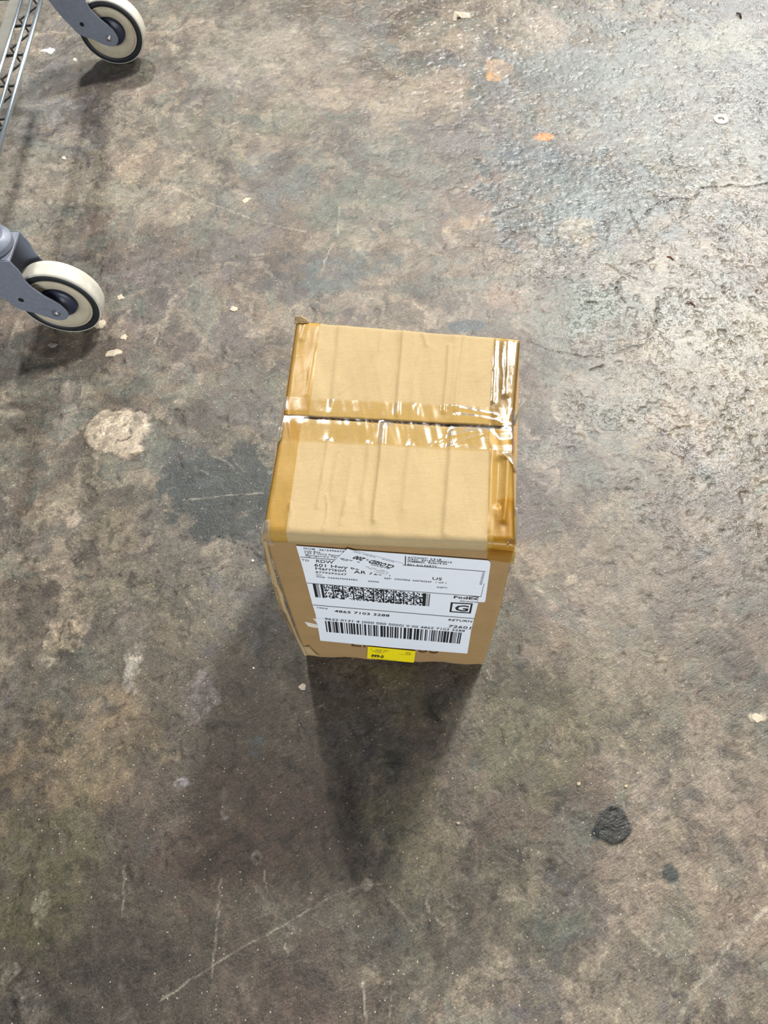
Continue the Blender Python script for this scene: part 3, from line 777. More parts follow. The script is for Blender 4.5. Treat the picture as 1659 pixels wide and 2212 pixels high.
# torn edge down the front left corner --------------------------------
def torn_edge():
    outer = [(565, 1160), (569, 1175), (575, 1200), (580, 1223), (586, 1246), (589, 1260), (593, 1262), (600, 1277), (603, 1290), (610, 1313), (617, 1320), (621, 1332), (630, 1352), (640, 1376), (651, 1399), (657, 1410)]
    inner = [(577, 1168), (579, 1178), (585, 1203), (591, 1226), (597, 1245), (600, 1258), (605, 1265), (612, 1280), (614, 1295), (619, 1312), (624, 1322), (628, 1334), (634, 1350), (644, 1374), (656, 1396), (663, 1409)]
    vs = []; fs = []
    rnd = random.Random(4)
    for (o_, i_) in zip(outer, inner):
        ao, bo = face(*o_); ai, bi = face(*i_); k = rnd.random()
        vs += [F3(ao + .0006 * k, bo, .0022 + .0012 * k), F3((ao * .5 + ai * .5), bo, .0034 + .001 * k), F3(ai, bi, .0012 + .0022 * k), F3(ai, bi, .0001), F3(ao + .002, bo, -.001)]
    for j in range(len(outer) - 1):
        for k in range(5):
            k2 = (k + 1) % 5; fs.append((j * 5 + k, j * 5 + k2, j * 5 + 5 + k2, j * 5 + 5 + k))
    fs.append((0, 1, 2, 3, 4)); n = (len(outer) - 1) * 5; fs.append(tuple(n + k for k in (4, 3, 2, 1, 0)))
    o = pydata('torn_edge', vs, fs, M_EDGE, BOX); recalc(o); tag(o, 'torn greyish cardboard liner down the front left edge')
    m2 = MB()
    for poly in ([(590, 1255), (597, 1263), (606, 1295), (612, 1316), (604, 1296), (598, 1278)], [(612, 1318), (618, 1328), (628, 1348), (634, 1362), (622, 1340)], [(571, 1176), (576, 1200), (584, 1236), (578, 1222)]):
        pts = [face(*p) for p in poly]; n = len(pts)
        v = [F3(a, b, .0042 + .0012 * (i % 2)) for i, (a, b) in enumerate(pts)] + [F3(a, b, .0022) for a, b in pts]
        m2.add(v, [tuple(range(n)), tuple(range(2 * n - 1, n - 1, -1))] + [(i, (i + 1) % n, (i + 1) % n + n, i + n) for i in range(n)])
    o2 = m2.build('liner_shreds', M_CARDF, BOX); tag(o2, 'shreds of torn liner paper')
    m3 = MB()
    for poly in ([(655, 1396), (668, 1392), (684, 1408), (692, 1416), (668, 1413), (657, 1410)],):
        pts = [face(*p) for p in poly]; n = len(pts)
        v = [F3(a, b, .0004 + .003 * (i in (1, 2))) for i, (a, b) in enumerate(pts)] + [F3(a, b, -.001) for a, b in pts]
        m3.add(v, [tuple(range(n)), tuple(range(2 * n - 1, n - 1, -1))] + [(i, (i + 1) % n, (i + 1) % n + n, i + n) for i in range(n)])
    tag(m3.build('crushed_corner', M_CARD, BOX), 'crushed bottom left corner fold')
torn_edge()

# ------------------------------------------------------------------ print and labels on the front wall
_fc = {}
def glyphs(txt, bold=0.0, shear=0.0):
    key = (txt, bold, shear)
    if key in _fc: return _fc[key]
    cu = bpy.data.curves.new('lettering', 'FONT'); cu.body = txt; cu.size = 1; cu.offset = bold; cu.shear = shear; cu.resolution_u = 2
    ob = bpy.data.objects.new('lettering', cu); COL.objects.link(ob)
    dg = bpy.context.evaluated_depsgraph_get(); ev = ob.evaluated_get(dg); me = ev.to_mesh()
    vs = [(v.co.x, v.co.y) for v in me.vertices]; fs = [tuple(p.vertices) for p in me.polygons]
    ev.to_mesh_clear(); bpy.data.objects.remove(ob); bpy.data.curves.remove(cu)
    _fc[key] = (vs, fs); return _fc[key]
def text(mb, txt, p0, p1, hpx, off, bold=0.0, shear=0.0, flip=False):
    """baseline from pixel p0 to p1, cap height hpx pixels"""
    vs, fs = glyphs(txt, bold, shear)
    if not vs: return
    x0 = min(v[0] for v in vs); x1 = max(v[0] for v in vs)
    A = face(*p0); B = face(*p1)
    sgn = 1 if flip else -1
    U = face(p0[0] + (.0 if not flip else 0), p0[1] + sgn * hpx); up_len = math.hypot(U[0] - A[0], U[1] - A[1])
    dx, dy = B[0] - A[0], B[1] - A[1]; L = math.hypot(dx, dy); ux, uy = dx / L, dy / L
    nx, ny = -uy, ux
    capk = up_len / 0.69
    out = []
    for (x, y) in vs:
        t = (x - x0) / (x1 - x0) * L
        out.append(F3(A[0] + ux * t + nx * y * capk, A[1] + uy * t + ny * y * capk, off))
    mb.add(out, fs)
def line_of(name, parent, mat, *a, **k):
    m_ = MB(); text(m_, *a, **k); return m_.build(name, mat, parent, fix=False)
def bar(mb, quad, off):
    mb.add([F3(*face(*p), off) for p in quad], [(0, 1, 2, 3)])
def rule(mb, p0, p1, wpx, off):
    dx, dy = p1[0] - p0[0], p1[1] - p0[1]; L = math.hypot(dx, dy); nx, ny = -dy / L * wpx / 2, dx / L * wpx / 2
    bar(mb, [(p0[0] + nx, p0[1] + ny), (p1[0] + nx, p1[1] + ny), (p1[0] - nx, p1[1] - ny), (p0[0] - nx, p0[1] - ny)], off)
def sheet(name, poly, off, mat, parent, thick=.0003, lab=None):
    pts = [face(*p) for p in poly]; n = len(pts)
    v = [F3(a, b, off) for a, b in pts] + [F3(a, b, off - thick) for a, b in pts]
    o = pydata(name, v, [tuple(range(n)), tuple(range(2 * n - 1, n - 1, -1))] + [(i, (i + 1) % n, (i + 1) % n + n, i + n) for i in range(n)], mat, parent)
    recalc(o)
    if lab: tag(o, lab)
    return o
def ink(name, mb, mat, parent, lab=None):
    o = mb.build(name, mat, parent, fix=False)
    if name in ('stacked_barcode', 'striped_barcode', 'sticker_lines', 'label_rules'): o['kind'] = 'stuff'
    if lab: tag(o, lab)
    return o
def lerp2(a, b, t): return (a[0] + (b[0] - a[0]) * t, a[1] + (b[1] - a[1]) * t)
def rnd_corner(p0, p, p1, r, n=5):
    def tow(a, b, d):
        L = math.hypot(b[0] - a[0], b[1] - a[1]); return lerp2(a, b, d / L)
    a, b = tow(p, p0, r), tow(p, p1, r)
    return [lerp2(lerp2(a, p, k / n), lerp2(p, b, k / n), k / n) for k in range(n + 1)]

# carton's own brown print, mostly hidden by the label
for a in (('LI', (759, 1395.5), (790, 1398), 20, .0003), ('SS', (903, 1408), (946, 1411.5), 20, .0006)): tag(line_of('carton_print', BOX, M_BROWNINK, *a), 'brown lettering printed on the carton, mostly under the label')
# bottom fold line of the wall and label remnants
sheet('label_remnant', [(658, 1342), (668, 1344), (690, 1349), (690, 1356), (676, 1354.5), (666, 1352)], .0006, M_PAPER_OLD, BOX, lab='torn remnant of an older white label')
sheet('label_remnant', [(676, 1334), (686, 1337), (686, 1343), (680, 1340)], .0006, M_PAPER_OLD, BOX, lab='small torn scrap of white label')
# clear tape over the front right top corner is darker than the bare wall
sheet('wall_tape', [(1054, 1182), (1114, 1190), (1110, 1216), (1052, 1208)], .0008, M_TAPE_AMBER, BOX, .0002, 'tape end folded onto the front wall')

# middle sheet (carries barcode, logo, tracking number), then the top and bottom sheets over it
lab_mid = sheet('shipping_label', [(650, 1210), (1034, 1290), (1033, 1300), (1018, 1358), (684, 1345), (682, 1325.5), (675, 1303), (662.5, 1256)], .0011, M_PAPER, BOX, .0005, 'white shipping label with barcodes')
top_poly = [(640, 1176)] + rnd_corner((640, 1176), (1060.5, 1208), (1048, 1298), 9) + rnd_corner((1060.5, 1208), (1048, 1298), (1033, 1297), 4) + [(1033, 1297.5), (1034, 1286), (840, 1271.5), (662.5, 1256.5), (655, 1226)]
lab_top = sheet('label_sheet', top_poly, .0016, M_PAPER, lab_mid, .0004, 'upper address sheet of the label')
lab_low = sheet('label_sheet', [(684, 1332.5), (850, 1345), (1018, 1357.5), (1009.5, 1409), (850, 1396.5), (692, 1381)], .0017, M_PAPER, lab_mid, .0004, 'lower barcode sheet of the label')
T1, T2 = .00185, .00195
mb = MB()
for a in (("FROM", (656.4, 1182.6), (680.5, 1184.6), 3.4), ("3615496677", (690, 1185.6), (744, 1189.8), 3.4), ("Judy Box", (657.5, 1188), (693, 1191), 3.6),
          ("130 S Wild Petunia", (659.5, 1192.6), (742, 1199), 3.4), ("Montgomery TX", (660.5, 1197), (727, 1202.3), 3.4), ("US", (661.5, 1200.6), (671, 1201.3), 2.6),
          ("TO", (652, 1208), (668, 1209.3), 3.8), ("8779293247", (682, 1234), (749, 1239.6), 3.6), ("INV:", (683.5, 1239.4), (696, 1240.4), 2.6),
          ("PO#  C56467605698A", (684.5, 1243.8), (773.5, 1251), 2.9), ("25006", (795, 1253.2), (819, 1255.1), 2.8), ("REF:  ORDER#  646760569   1 OF 1", (830.5, 1247.2), (963.5, 1257.6), 3.2),
          ("DEPT:", (944, 1266.4), (967, 1268), 2.8)):
    line_of('printed_line', lab_top, M_INK2, *a, T1, .006)
mb = MB()
for a in (("RDW", (683.5, 1211.4), (721, 1214.2), 6.2), ("601 Hwy 62", (679.5, 1219.6), (776, 1227.2), 6.0), ("Harrison", (682, 1227), (747.5, 1232.3), 6.2),
          ("AR 72601", (764.5, 1234.6), (843, 1240.8), 6.2), ("US", (933.5, 1248.6), (954, 1250.2), 5.4)):
    line_of('printed_line', lab_top, M_INK, *a, T1, .004)
for a in (("ACTWGT:  2.9 LB", (880.5, 1202), (953, 1207.2), 3.3), ("CAD:  2016/FUSE0010", (880.5, 1206.2), (976, 1213), 3.3), ("DIMMED:  9x9x14 IN", (880.5, 1210.6), (965, 1216.6), 3.4), ("BILL 3rd PARTY", (880, 1217.4), (944, 1222.2), 3.3)):
    line_of('printed_line', lab_top, M_INK, *a, T1, .010)
mb = MB(); rule(mb, (649, 1199.6), (1049, 1231), 1.0, T1); rule(mb, (663, 1256), (840, 1270.2), .9, T1); rule(mb, (840, 1270.2), (1039, 1285.4), .9, T1); rule(mb, (1045.8, 1257), (1039, 1285.4), 1.0, T1)
# side print, too small to read in the photograph: rows of grey ticks
for k in range(13):
    t = k / 12; c = lerp2((1044.5, 1233.5), (1038, 1259), t)
    for j in range(2): rule(mb, (c[0] - 2.6 + j * 3.0 + random.random() * .6, c[1]), (c[0] - .6 + j * 3.0 + random.random() * .8, c[1] + .2), .9, T1)
ink('label_rules', mb, M_INK2, lab_top, 'thin grey rules')
mb = MB(); rule(mb, (876.2, 1197.6), (875.6, 1217.4), 2.2, T1); ink('label_bar', mb, M_INKRED, lab_top, 'short maroon bar')

# stacked two-dimensional barcode
mb = MB()
TL, TR, BRc, BLc = (675.5, 1258.3), (929.5, 1280.4), (927, 1307.4), (681.5, 1287.5)
def B2(u, v):
    return lerp2(lerp2(TL, TR, u), lerp2(BLc, BRc, u), v)
def cell(u0, u1, v0, v1, off=.0013): bar(mb, [B2(u0, v0), B2(u1, v0), B2(u1, v1), B2(u0, v1)], off)
cell(.000, .026, 0, 1)
for u0, u1 in ((.030, .034), (.037, .040), (.043, .048), (.064, .074)): cell(u0, u1, 0, 1)
rb = random.Random(12); rows, cols = 16, 168
ux = lambda i: .074 + (.935 - .074) * i / cols
for r_ in range(rows):
    i = 0
    while i < cols:
        if i % 17 == 0: cell(ux(i), ux(i + 2.2), r_ / rows, (r_ + 1.0) / rows); i += 3; continue
        n = rb.choice((1, 1, 2, 2, 3)); n = min(n, 17 - i % 17)
        if rb.random() < .52: cell(ux(i), ux(i + n), r_ / rows, (r_ + 1.02) / rows)
        i += n
for u0, u1 in ((.938, .968), (.974, .978), (.983, .987), (.993, 1.0)): cell(u0, u1, 0, 1)
ink('stacked_barcode', mb, M_INK, lab_mid, 'dense stacked barcode')

line_of('printed_line', lab_mid, M_INK, 'FedEx', (980, 1289), (1033, 1293), 4.8, T2 - .0001, .012); line_of('printed_line', lab_mid, M_INK, 'RETURN', (968.5, 1338.4), (1019, 1342.2), 4, .0014, .006)
line_of('printed_line', lab_mid, M_INK, '4865 7103 3288', (722.5, 1320), (841, 1330), 4.8, .0014, .006); line_of('printed_line', lab_mid, M_INK, '72601', (968, 1352.4), (1016, 1356.6), 5, .0014, .004)
mb = MB(); g = [(974, 1298.6), (1021.5, 1301.4), (1017, 1322.8), (971, 1319.6)]; gi = [(978.2, 1300.8), (1017.4, 1303.2), (1013.2, 1320.7), (975.2, 1318)]
for i in range(4): bar(mb, [g[i], g[(i + 1) % 4], gi[(i + 1) % 4], gi[i]], .0014)
ink('logo_frame', mb, M_INK, lab_mid, 'black square frame of the service logo')
line_of('logo_letter', lab_mid, M_INK, 'G', (981, 1316.4), (1010, 1318.4), 12.0, .0014, .02)
line_of('printed_line', lab_mid, M_INK2, 'Ground', (993.5, 1296.8), (1031.5, 1299.4), 3.2, T2 - .0001, .004); line_of('printed_line', lab_mid, M_INK2, 'TRK#', (683.5, 1311.6), (708, 1313.8), 2.8, .0014, .004)
mb = MB(); rule(mb, (676.5, 1304.4), (1026, 1334.2), 1.0, .0014); ink('label_rule', mb, M_INK2, lab_mid)
line_of('printed_line', lab_low, M_INK, '9622 0131 4 (000 000 0000) 0 00 4865 7103 3288', (702, 1335.6), (1003.5, 1361.6), 3.8, T2, .004)
mb = MB()
TL, TR, BRc, BLc = (702.3, 1338), (997.6, 1363.4), (993.2, 1387.4), (705.8, 1361.6)
rb = random.Random(96); i = 0; N_ = 210
while i < N_:
    wbar = rb.choice((1, 1, 2, 2, 3, 4)); wbar = min(wbar, N_ - i)
    bar(mb, [B2(i / N_, 0), B2((i + wbar) / N_, 0), B2((i + wbar) / N_, 1), B2(i / N_, 1)], T2); i += wbar + rb.choice((1, 1, 2, 2, 3))
ink('striped_barcode', mb, M_INK, lab_low, 'long striped barcode and its number')

# small sticker stuck upside down over the address
stk = sheet('closed_sticker', [(750.5, 1180.8), (873, 1213.3), (838.5, 1240.5), (718.5, 1210.3)], .0024, M_PAPER, BOX, .0004, 'small white sticker stuck upside down over the address')
mb = MB(); text(mb, 'CLOSED - 200', (853.5, 1217.2), (768.5, 1195.0), 7.0, .0026, .028, .28, True); ink('sticker_print', mb, M_INK, stk, 'bold slanted black print')
mb = MB()
rs = random.Random(3)
def dashes(p0, p1, wpx, off, fill=.7):
    t = 0
    while t < 1:
        d = .02 + rs.random() * .05
        if rs.random() < fill: rule(mb, lerp2(p0, p1, t), lerp2(p0, p1, min(1, t + d)), wpx, off)
        t += d + .012
dashes((764, 1186.5), (871, 1213.8), .8, .0026); dashes((848, 1224.5), (735, 1200.5), 1.2, .0026, .6); dashes((842, 1230.5), (790, 1218.5), .7, .0026); dashes((840, 1233), (796, 1222.5), .7, .0026); dashes((836, 1236), (808, 1229), .7, .0026)
for a, b in (((737, 1203), (750, 1206.6)), ((750, 1206.6), (752, 1203.4)), ((737, 1203), (742, 1200.6))): rule(mb, a, b, .8, .0026)
ink('sticker_lines', mb, M_INK2, stk, 'faint small lines')

yel = sheet('yellow_sticker', [(794.5, 1393.2), (897.8, 1403.3), (894, 1428), (793.2, 1418.6)], .0021, M_YELLOW, BOX, .0004, 'bright yellow price-tag sized sticker')
tag(line_of('printed_line', yel, M_INK, '999-0', (801.5, 1415.6), (828.5, 1417.8), 5.6, .0023, .04), 'bold black number')
M_YINK = simple('olive_print', (150, 136, 40), .5, var=.05)
mb = MB(); rs = random.Random(5)
dashes((801.5, 1399.0), (848, 1403.4), 1.6, .0023, .8); dashes((801.5, 1402.6), (836, 1405.8), 1.6, .0023, .8); dashes((803, 1405.8), (826, 1408), .9, .0023, .7); dashes((859, 1409), (874, 1410.6), .9, .0023, .8); dashes((802, 1418.2), (856, 1423.0), .5, .0023, .9)
c0 = (882, 1408.5)
for k in range(14):
    a0, a1 = 2 * math.pi * k / 14, 2 * math.pi * (k + 1) / 14
    if k in (3,): continue
    rule(mb, (c0[0] + 6 * math.cos(a0), c0[1] + 3 * math.sin(a0)), (c0[0] + 6 * math.cos(a1), c0[1] + 3 * math.sin(a1)), .8, .0023)
dashes((878, 1407.6), (887, 1409.6), 1.4, .0023, .9)
ink('sticker_lines', mb, M_YINK, yel, 'faint olive lines and ring')

# ------------------------------------------------------------------ wire shelving cart
CART = tag(empty('wire_shelf_cart', (-.74, 1.24, 0)), 'chrome wire shelving cart on two visible grey casters at the left edge', 'cart')
WR = .0635
def caster(x, y, th):
    ex = Vector((math.cos(th), math.sin(th), 0)); ey = Vector((-math.sin(th), math.cos(th), 0)); ez = Vector((0, 0, 1))
    C0 = Vector((x, y, WR)); W_ = .032
    side = [(-27, 169), (-25, 160), (-22, 152), (-21, 143), (-21, 130), (-17, 117), (-11, 108), (-4, 99), (5, 90), (13, 80), (17, 70), (18, 62), (15, 54), (10, 49), (3, 46.5), (-5, 47), (-13, 50), (-21, 54), (-31, 60), (-38, 63), (-45, 65), (-53, 69), (-59, 74), (-63, 80), (-67, 88), (-75, 100), (-84, 118), (-93, 140), (-96, 169)]
    poly = [(a / 1000, b / 1000 - WR) for a, b in side]
    mb = MB()
    mb.prism(poly, C0, ex, ez, ey, -.0150, -.0125); mb.prism(poly, C0, ex, ez, ey, W_ + .0105, W_ + .013)
    cs = C0 + ex * -.060 + ey * (W_ / 2 - .001)
    mb.prism([(-.036, .1010), (.0320, .1010), (.0320, .1055), (-.036, .1055)], cs, ex, ez, ey, -.0305, .0305)
    mb.lathe([(.105, 0), (.105, .029), (.108, .032), (.116, .032), (.120, .029), (.124, .024), (.124, 0)], cs, ez, ex, 48)
    fork = mb.build('caster_fork', M_FORK, CART); autosmooth(fork, 30)
    bv = fork.modifiers.new('edge', 'BEVEL'); bv.width = .0008; bv.segments = 2; bv.limit_method = 'ANGLE'
    # cavity between the cheeks is the crown's underside
    mb = MB(); mb.lathe([(.0022, WR - .004), (.0005, WR - .002), (.004, WR - .0002), (.009, WR), (W_ - .009, WR), (W_ - .004, WR - .0002), (W_ - .0005, WR - .002), (W_ - .0022, WR - .004)], C0, ey, ex, 96)
    o = mb.build('wheel_tread', M_TREAD, fork, True)
    for s_, o_ in ((1, 0), (-1, W_)):
        def ring(name, mat, prof, n, ang, o2=None):
            m_ = MB(); m_.lathe([((o_ if o2 is None else o2) + s_ * a, r) for a, r in prof], C0, ey, ex, n); autosmooth(m_.build(name, mat, fork), ang)
        ring('tyre_sidewall', M_SIDE, [(.0030, WR * .785), (.0010, WR * .80), (-.0004, WR * .86), (-.0002, WR * .93), (.0016, WR - .0022), (.004, WR - .004)], 96, 60)
        ring('wheel_core', M_DISC, [(.0035, WR * .80), (.0005, WR * .785), (.0002, WR * .755), (.0030, WR * .735), (.0045, WR * .71), (.0030, WR * .68), (.0028, WR * .60), (.0042, WR * .50), (.0060, WR * .45), (.010, WR * .42), (.010, .004)], 96, 50)
        ring('hub_cap', M_HUB, [(.0098, WR * .425), (.0040, WR * .42), (.0022, WR * .40), (.0012, WR * .33), (-.0040, WR * .20), (-.010, WR * .17), (-.010, .003)], 64, 50)
        ring('axle_nut', M_BOLT, [(0, .0065), (-.0012, .0065), (-.0012, .0048), (-.0034, .0045), (-.0044, .0030), (-.0047, .0002)], 24, 40, -.0150 if s_ > 0 else W_ + .013)
    mb = MB(); mb.lathe([(-.0001, .0001), (-.0001, .0042), (.0004, .0042)], C0 + ey * -.0151 + ex * -.0435 + ez * (.0905 - WR), ey, ex, 24)
    mb.build('rivet_hole_disc', M_HOLE, fork)  # dark disc on the cheek, painted shade instead of an opening
    # pressed dimple of the cheek
    mb = MB(); mb.prism([(-.026, .0035), (-.014, .0075), (-.004, .004), (-.010, .0005), (-.022, .0003)], C0 + ez * .003, ex, ez, ey, -.0154, -.0149)
    d = mb.build('cheek_dimple', M_FORK, fork)
    return cs
posts = [caster(-.48893, .88056, -.0776), caster(-.49679, 1.58429, -.0584)]
far_posts = []
for yy in (.89, 1.60):
    c = Vector((-1.00, yy, WR)); far_posts.append(caster(-.955, yy, -.03))
for p in posts + far_posts:
    mb = MB(); x, y = p.x, p.y; z0 = WR + .123
    mb.lathe([(z0, 0), (z0, .0155), (z0 + .010, .0155), (z0 + .012, .0127), (1.45, .0127), (1.452, 0)], (x, y, 0), (0, 0, 1), (1, 0, 0), 32)
    autosmooth(mb.build('post', M_CHROME, CART), 35)
X0, X1 = posts[0].x, far_posts[0].x; Y0, Y1 = posts[0].y, posts[1].y
def rod(name, a, b, r, mat): 
    m = MB(); m.tube([a, b], r, 10); return m.build(name, mat, CART, True)
ZS = .25
ya, yb = Y0 - .01, Y1 + .012
for xx, rr in ((-.5205, .0034), (-.5362, .0026), (-.5530, .0026)):
    rod('edge_rod', (xx, ya, ZS), (xx - .002, yb, ZS), rr, M_CHROME)
for xx in (-1.018, -1.002): rod('edge_rod', (xx, ya, ZS), (xx, yb, ZS), .0028, M_CHROME)
for yy in (yb, yb - .016, ya, ya + .016): rod('end_rod', (-.520, yy, ZS - .004), (-1.018, yy, ZS - .004), .0036, M_CHROME)
mb = MB(); mb.box((-.5690, (ya + yb) / 2, ZS - .006), (.0085, (yb - ya) / 2, .0012)); rb_ = mb.build('flat_rib', M_RIB, CART)
mb = MB(); mb.box((-.667, (ya + yb) / 2, ZS - .006), (.0085, (yb - ya) / 2, .0012)); mb.build('flat_rib', M_RIB, CART)
y = ya + .03; k = 0
while y < yb - .01:
    rod('cross_tie', (-.5285, y + .002, ZS - .006), (-.5560 if k % 3 else -.676, y, ZS - .006), .0022, M_CHROME_D); y += .077; k += 1
mb = MB(); pts = []; y = ya + .02; k = 0
while y < yb:
    pts.append((-.5330 if k % 2 == 0 else -.5560, y, ZS - .012)); y += .0385; k += 1
mb.tube(pts, .0020, 8); mb.build('snake_wire', M_CHROME_D, CART)
# upper shelves above the frame (they shade the floor)
for zs in (.80, 1.36):
    for yy in (ya, yb):
        for dz in (0, -.026): rod('end_rod', (X0 + .016, yy, zs + dz), (X1 - .016, yy, zs + dz), .0032, M_CHROME)
    for xx in (X0 + .016, X1 - .016):
        for dz in (0, -.026): rod('edge_rod', (xx, ya, zs + dz), (xx, yb, zs + dz), .0032, M_CHROME)
    mb = MB(); xx = X0 + .01
    while xx > X1: mb.tube([(xx, ya, zs + .004), (xx, yb, zs + .004)], .0016, 6); xx -= .025
    tag(mb.build('shelf_wire', M_CHROME, CART), kind='stuff')

# ------------------------------------------------------------------ loose bits lying on the floor
def chip(name, outline, h, mat, label, cat, group=None, bend=0.0, seed=0):
    """small flat piece with real thickness, outline in pixels around its spot on the floor"""
    P0 = [at(*p) for p in outline]; c = sum(P0, Vector()) / len(P0); z0 = floor_z(c.x, c.y)
    rr = random.Random(seed + int(c.x * 1e4)); P = []; vs = []
    for k, p in enumerate(P0):                       # chipped, uneven outline
        q = P0[(k + 1) % len(P0)]; d = (q - p); P.append(p)
        for t in (.35, .7): P.append(p + d * (t + .1 * (rr.random() - .5)) + Vector((-d.y, d.x, 0)) * (rr.random() - .42) * .3)
    n = len(P)
    for p in P: vs.append((p.x, p.y, z0))
    for p in P: q = c + (p - c) * .9; vs.append((q.x, q.y, z0 + h * (.7 + .4 * rr.random()) + bend * (q.x - c.x)))
    vs.append((c.x, c.y, z0 + h * 1.1))
    fs = [tuple(range(n - 1, -1, -1))] + [(i, (i + 1) % n, n + (i + 1) % n, n + i) for i in range(n)] + [(n + i, n + (i + 1) % n, 2 * n) for i in range(n)]
    e = bpy.data.meshes.new(name); off = Vector((c.x, c.y, z0))
    e.from_pydata([tuple(Vector(v) - off) for v in vs], [], fs); e.update()
    o = link(name, e, mat); o.location = off; recalc(o); tag(o, label, cat, {'flake': 'concrete flakes on the floor', 'pebble': 'loose pebbles on the floor'}.get(cat)); return o
chip('paper_scrap', [(87, 109), (96, 105), (107, 107), (109, 102), (119, 108), (110, 116), (101, 112), (88, 112)], .0012, M_WHITE, 'arrow-shaped white paper scrap on the floor beside the wire rods', 'scrap')
chip('concrete_flake', [(226, 770), (236, 758), (250, 755), (265, 760), (258, 766), (240, 770)], .002, M_FLAKE, 'largest pale flat flake on the floor below the near caster', 'flake')
chip('concrete_flake', [(260, 732), (262, 725), (272, 722), (277, 727), (270, 735)], .0016, M_FLAKE, 'small pale round flake just above the largest flake', 'flake')
chip('concrete_flake', [(203, 704), (212, 694), (224, 690), (229, 698), (222, 709), (208, 710)], .002, M_FLAKE, 'round pale flake touching the near caster wheel', 'flake')
chip('concrete_flake', [(103, 744), (112, 740), (125, 744), (118, 749), (106, 748)], .001, M_FLAKEG, 'thin grey flake in the shadow below the near caster', 'flake')
chip('concrete_flake', [(495, 668), (503, 661), (514, 664), (512, 671), (500, 672)], .0016, M_FLAKE, 'pale flake on the bare floor between caster and parcel', 'flake')
chip('concrete_flake', [(523, 434), (530, 427), (543, 427), (536, 436), (526, 440)], .0012, M_FLAKE, 'yellowish flake near the pale scratch behind the parcel', 'flake')
chip('concrete_flake', [(644, 1484), (652, 1476), (661, 1481), (660, 1490), (650, 1491)], .0016, M_FLAKE, 'round pale flake on the floor just below the front left of the parcel', 'flake')
chip('concrete_flake', [(1622, 1548), (1634, 1540), (1646, 1546), (1648, 1558), (1634, 1562)], .0010, M_FLAKE, 'pale flake at the right edge of the floor', 'flake')
chip('concrete_flake', [(252, 640), (262, 634), (270, 642), (258, 648)], .001, M_FLAKE, 'small flake right of the near caster wheel', 'flake')
for (x, y, r, lb) in ((162, 129, 4, 'white pebble below the arrow-shaped paper scrap'), (139, 342, 4.2, 'white pebble between the two casters'), (548, 1443, 2.6, 'bright tiny pebble left of the parcel base'), (546, 1211, 3, 'shiny bead beside the left wall of the parcel'), (1250, 1693, 5, 'yellowish pebble up left of the black floor spot'), (1352, 1698, 4, 'yellowish pebble right above the black floor spot'), (990, 1778, 4, 'brownish pebble below the parcel front')):
    chip('pebble', [(x + r * math.cos(a), y + r * .9 * math.sin(a)) for a in (0, .9, 1.9, 2.8, 3.9, 5.1)], .002, M_WHITE if y < 1500 else M_GRIT, lb, 'pebble')
# washer
def washer():
    c = at(1557, 258); z0 = floor_z(c.x, c.y); mb = MB()
    mb.lathe([(0, .0062), (.0022, .0065), (.0026, .008), (.0026, .0118), (.0020, .0132), (0, .0134), (0, .0062)], (0, 0, 0), (0, 0, 1), (1, 0, 0), 28)
    o = mb.build('washer', M_WHITE); o.location = (c.x, c.y, z0); autosmooth(o, 40); tag(o, 'white plastic ring washer lying on the glossy floor at the upper right', 'washer')
washer()
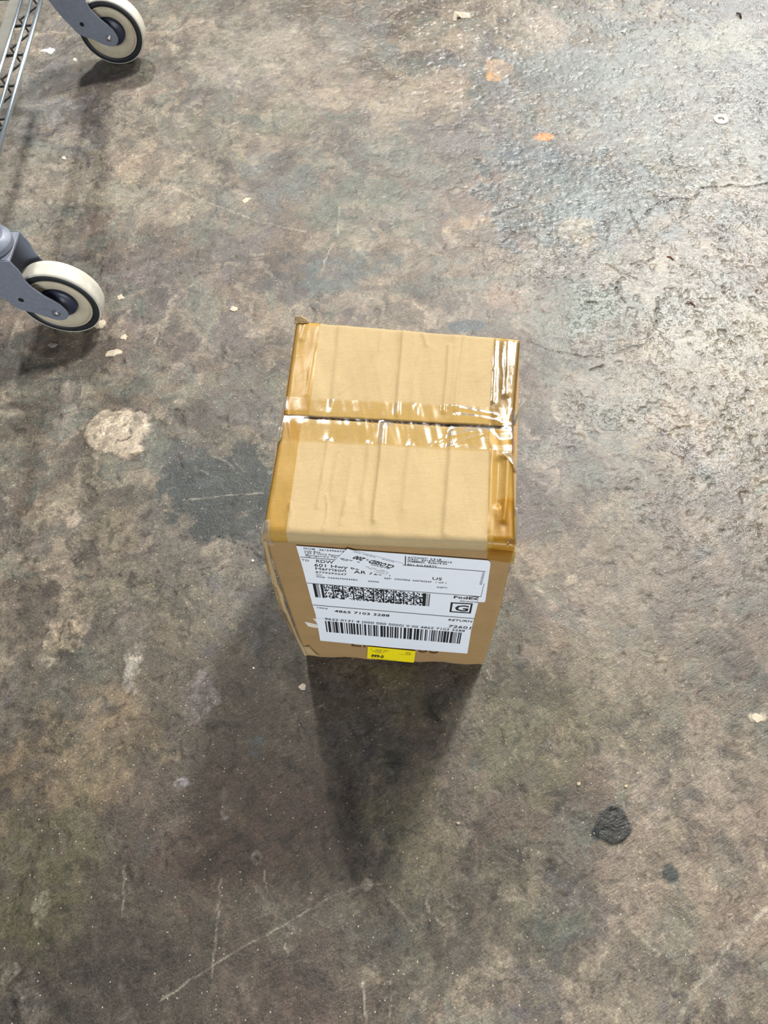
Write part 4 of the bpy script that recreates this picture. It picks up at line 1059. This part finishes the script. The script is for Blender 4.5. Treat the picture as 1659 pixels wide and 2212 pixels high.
# curled strip of tape at the top
def curl():
    mb = MB(); c = at(998, 36); pts = [(-.020, .012, .001), (-.018, .004, .012), (-.016, -.004, .002)]
    P = [(-.021, -.012, .0006), (-.0165, .003, .011), (-.002, .0045, .0075), (.0165, .0040, .0055)]
    Q = [(-.013, -.016, .0010), (-.0115, -.004, .009), (-.0015, -.006, .0008), (.0165, -.006, .0006)]
    v = [Vector(p) for p in P] + [Vector(q) for q in Q]; n = len(P)
    mb.add(v, [(i, i + 1, n + i + 1, n + i) for i in range(n - 1)])
    o = mb.build('curled_tape_strip', simple('beige_tape', (206, 190, 168), .5, var=.05)); o.location = (c.x, c.y, floor_z(c.x, c.y))
    md = o.modifiers.new('t', 'SOLIDIFY'); md.thickness = .0006; tag(o, 'curled beige strip lying on the floor at the top middle', 'strip')
curl()
def twig(px, py, px2, py2, r, mat, label):
    a, b = at(px, py), at(px2, py2); mb = MB(); m = (a + b) / 2; L = (b - a)
    n = Vector((-L.y, L.x, 0)) * .18
    mb.tube([a - m, (a - m) * .2 + n + Vector((0, 0, r * .8)), b - m], [r * .5, r, r * .6], 6)
    o = mb.build('splinter', mat, None, True); o.location = (m.x, m.y, floor_z(m.x, m.y) + r * .6); tag(o, label, 'splinter', 'splinters on the floor')
twig(1590, 29, 1601, 40, .0022, M_TWIG, 'short dark splinter on the bluish floor at the upper right corner')
twig(1440, 555, 1455, 562, .0012, simple('rust_splinter', (120, 66, 50), .7), 'thin reddish splinter on the bright floor right of the cracks')
twig(1484, 652, 1502, 662, .0013, simple('brown_splinter', (128, 84, 64), .7), 'brownish splinter on the floor at the right')
twig(1338, 68, 1352, 70, .0011, M_WHITE, 'thin white sliver at the upper right of the floor')

# fine grit sprinkled over the slab: nobody could count it
def grit():
    g = random.Random(21); mb = MB()
    for i in range(1500):
        if i < 900: px, py = g.gauss(1380, 190), g.gauss(1560, 170)
        elif i < 1150: px, py = g.gauss(230, 170), g.gauss(1560, 170)
        elif i < 1280: px, py = g.gauss(320, 200), g.gauss(1250, 200)
        else: px, py = g.uniform(-10, 1670), g.uniform(-5, 2220)
        p = at(px, py)
        if abs(p.x) > .95 or p.y < -.13 or p.y > 1.9: continue
        if -.125 < p.x < .155 and .29 < p.y < .59: continue
        s = .0004 + .0008 * g.random() ** 3; z = floor_z(p.x, p.y) - .0003; an = g.random() * 6
        el = 1 + g.random() * .8
        v = [Vector((p.x + s * el * math.cos(an + k * 1.57) , p.y + s * math.sin(an + k * 1.57), z)) for k in range(4)] + [Vector((p.x + s * .2, p.y, z + s * 1.1))]
        mb.add(v, [(0, 1, 4), (1, 2, 4), (2, 3, 4), (3, 0, 4)])
    o = mb.build('floor_grit', M_GRIT, fix=False); tag(o, 'fine pale grit sprinkled over the concrete floor', 'grit', kind='stuff')
grit()
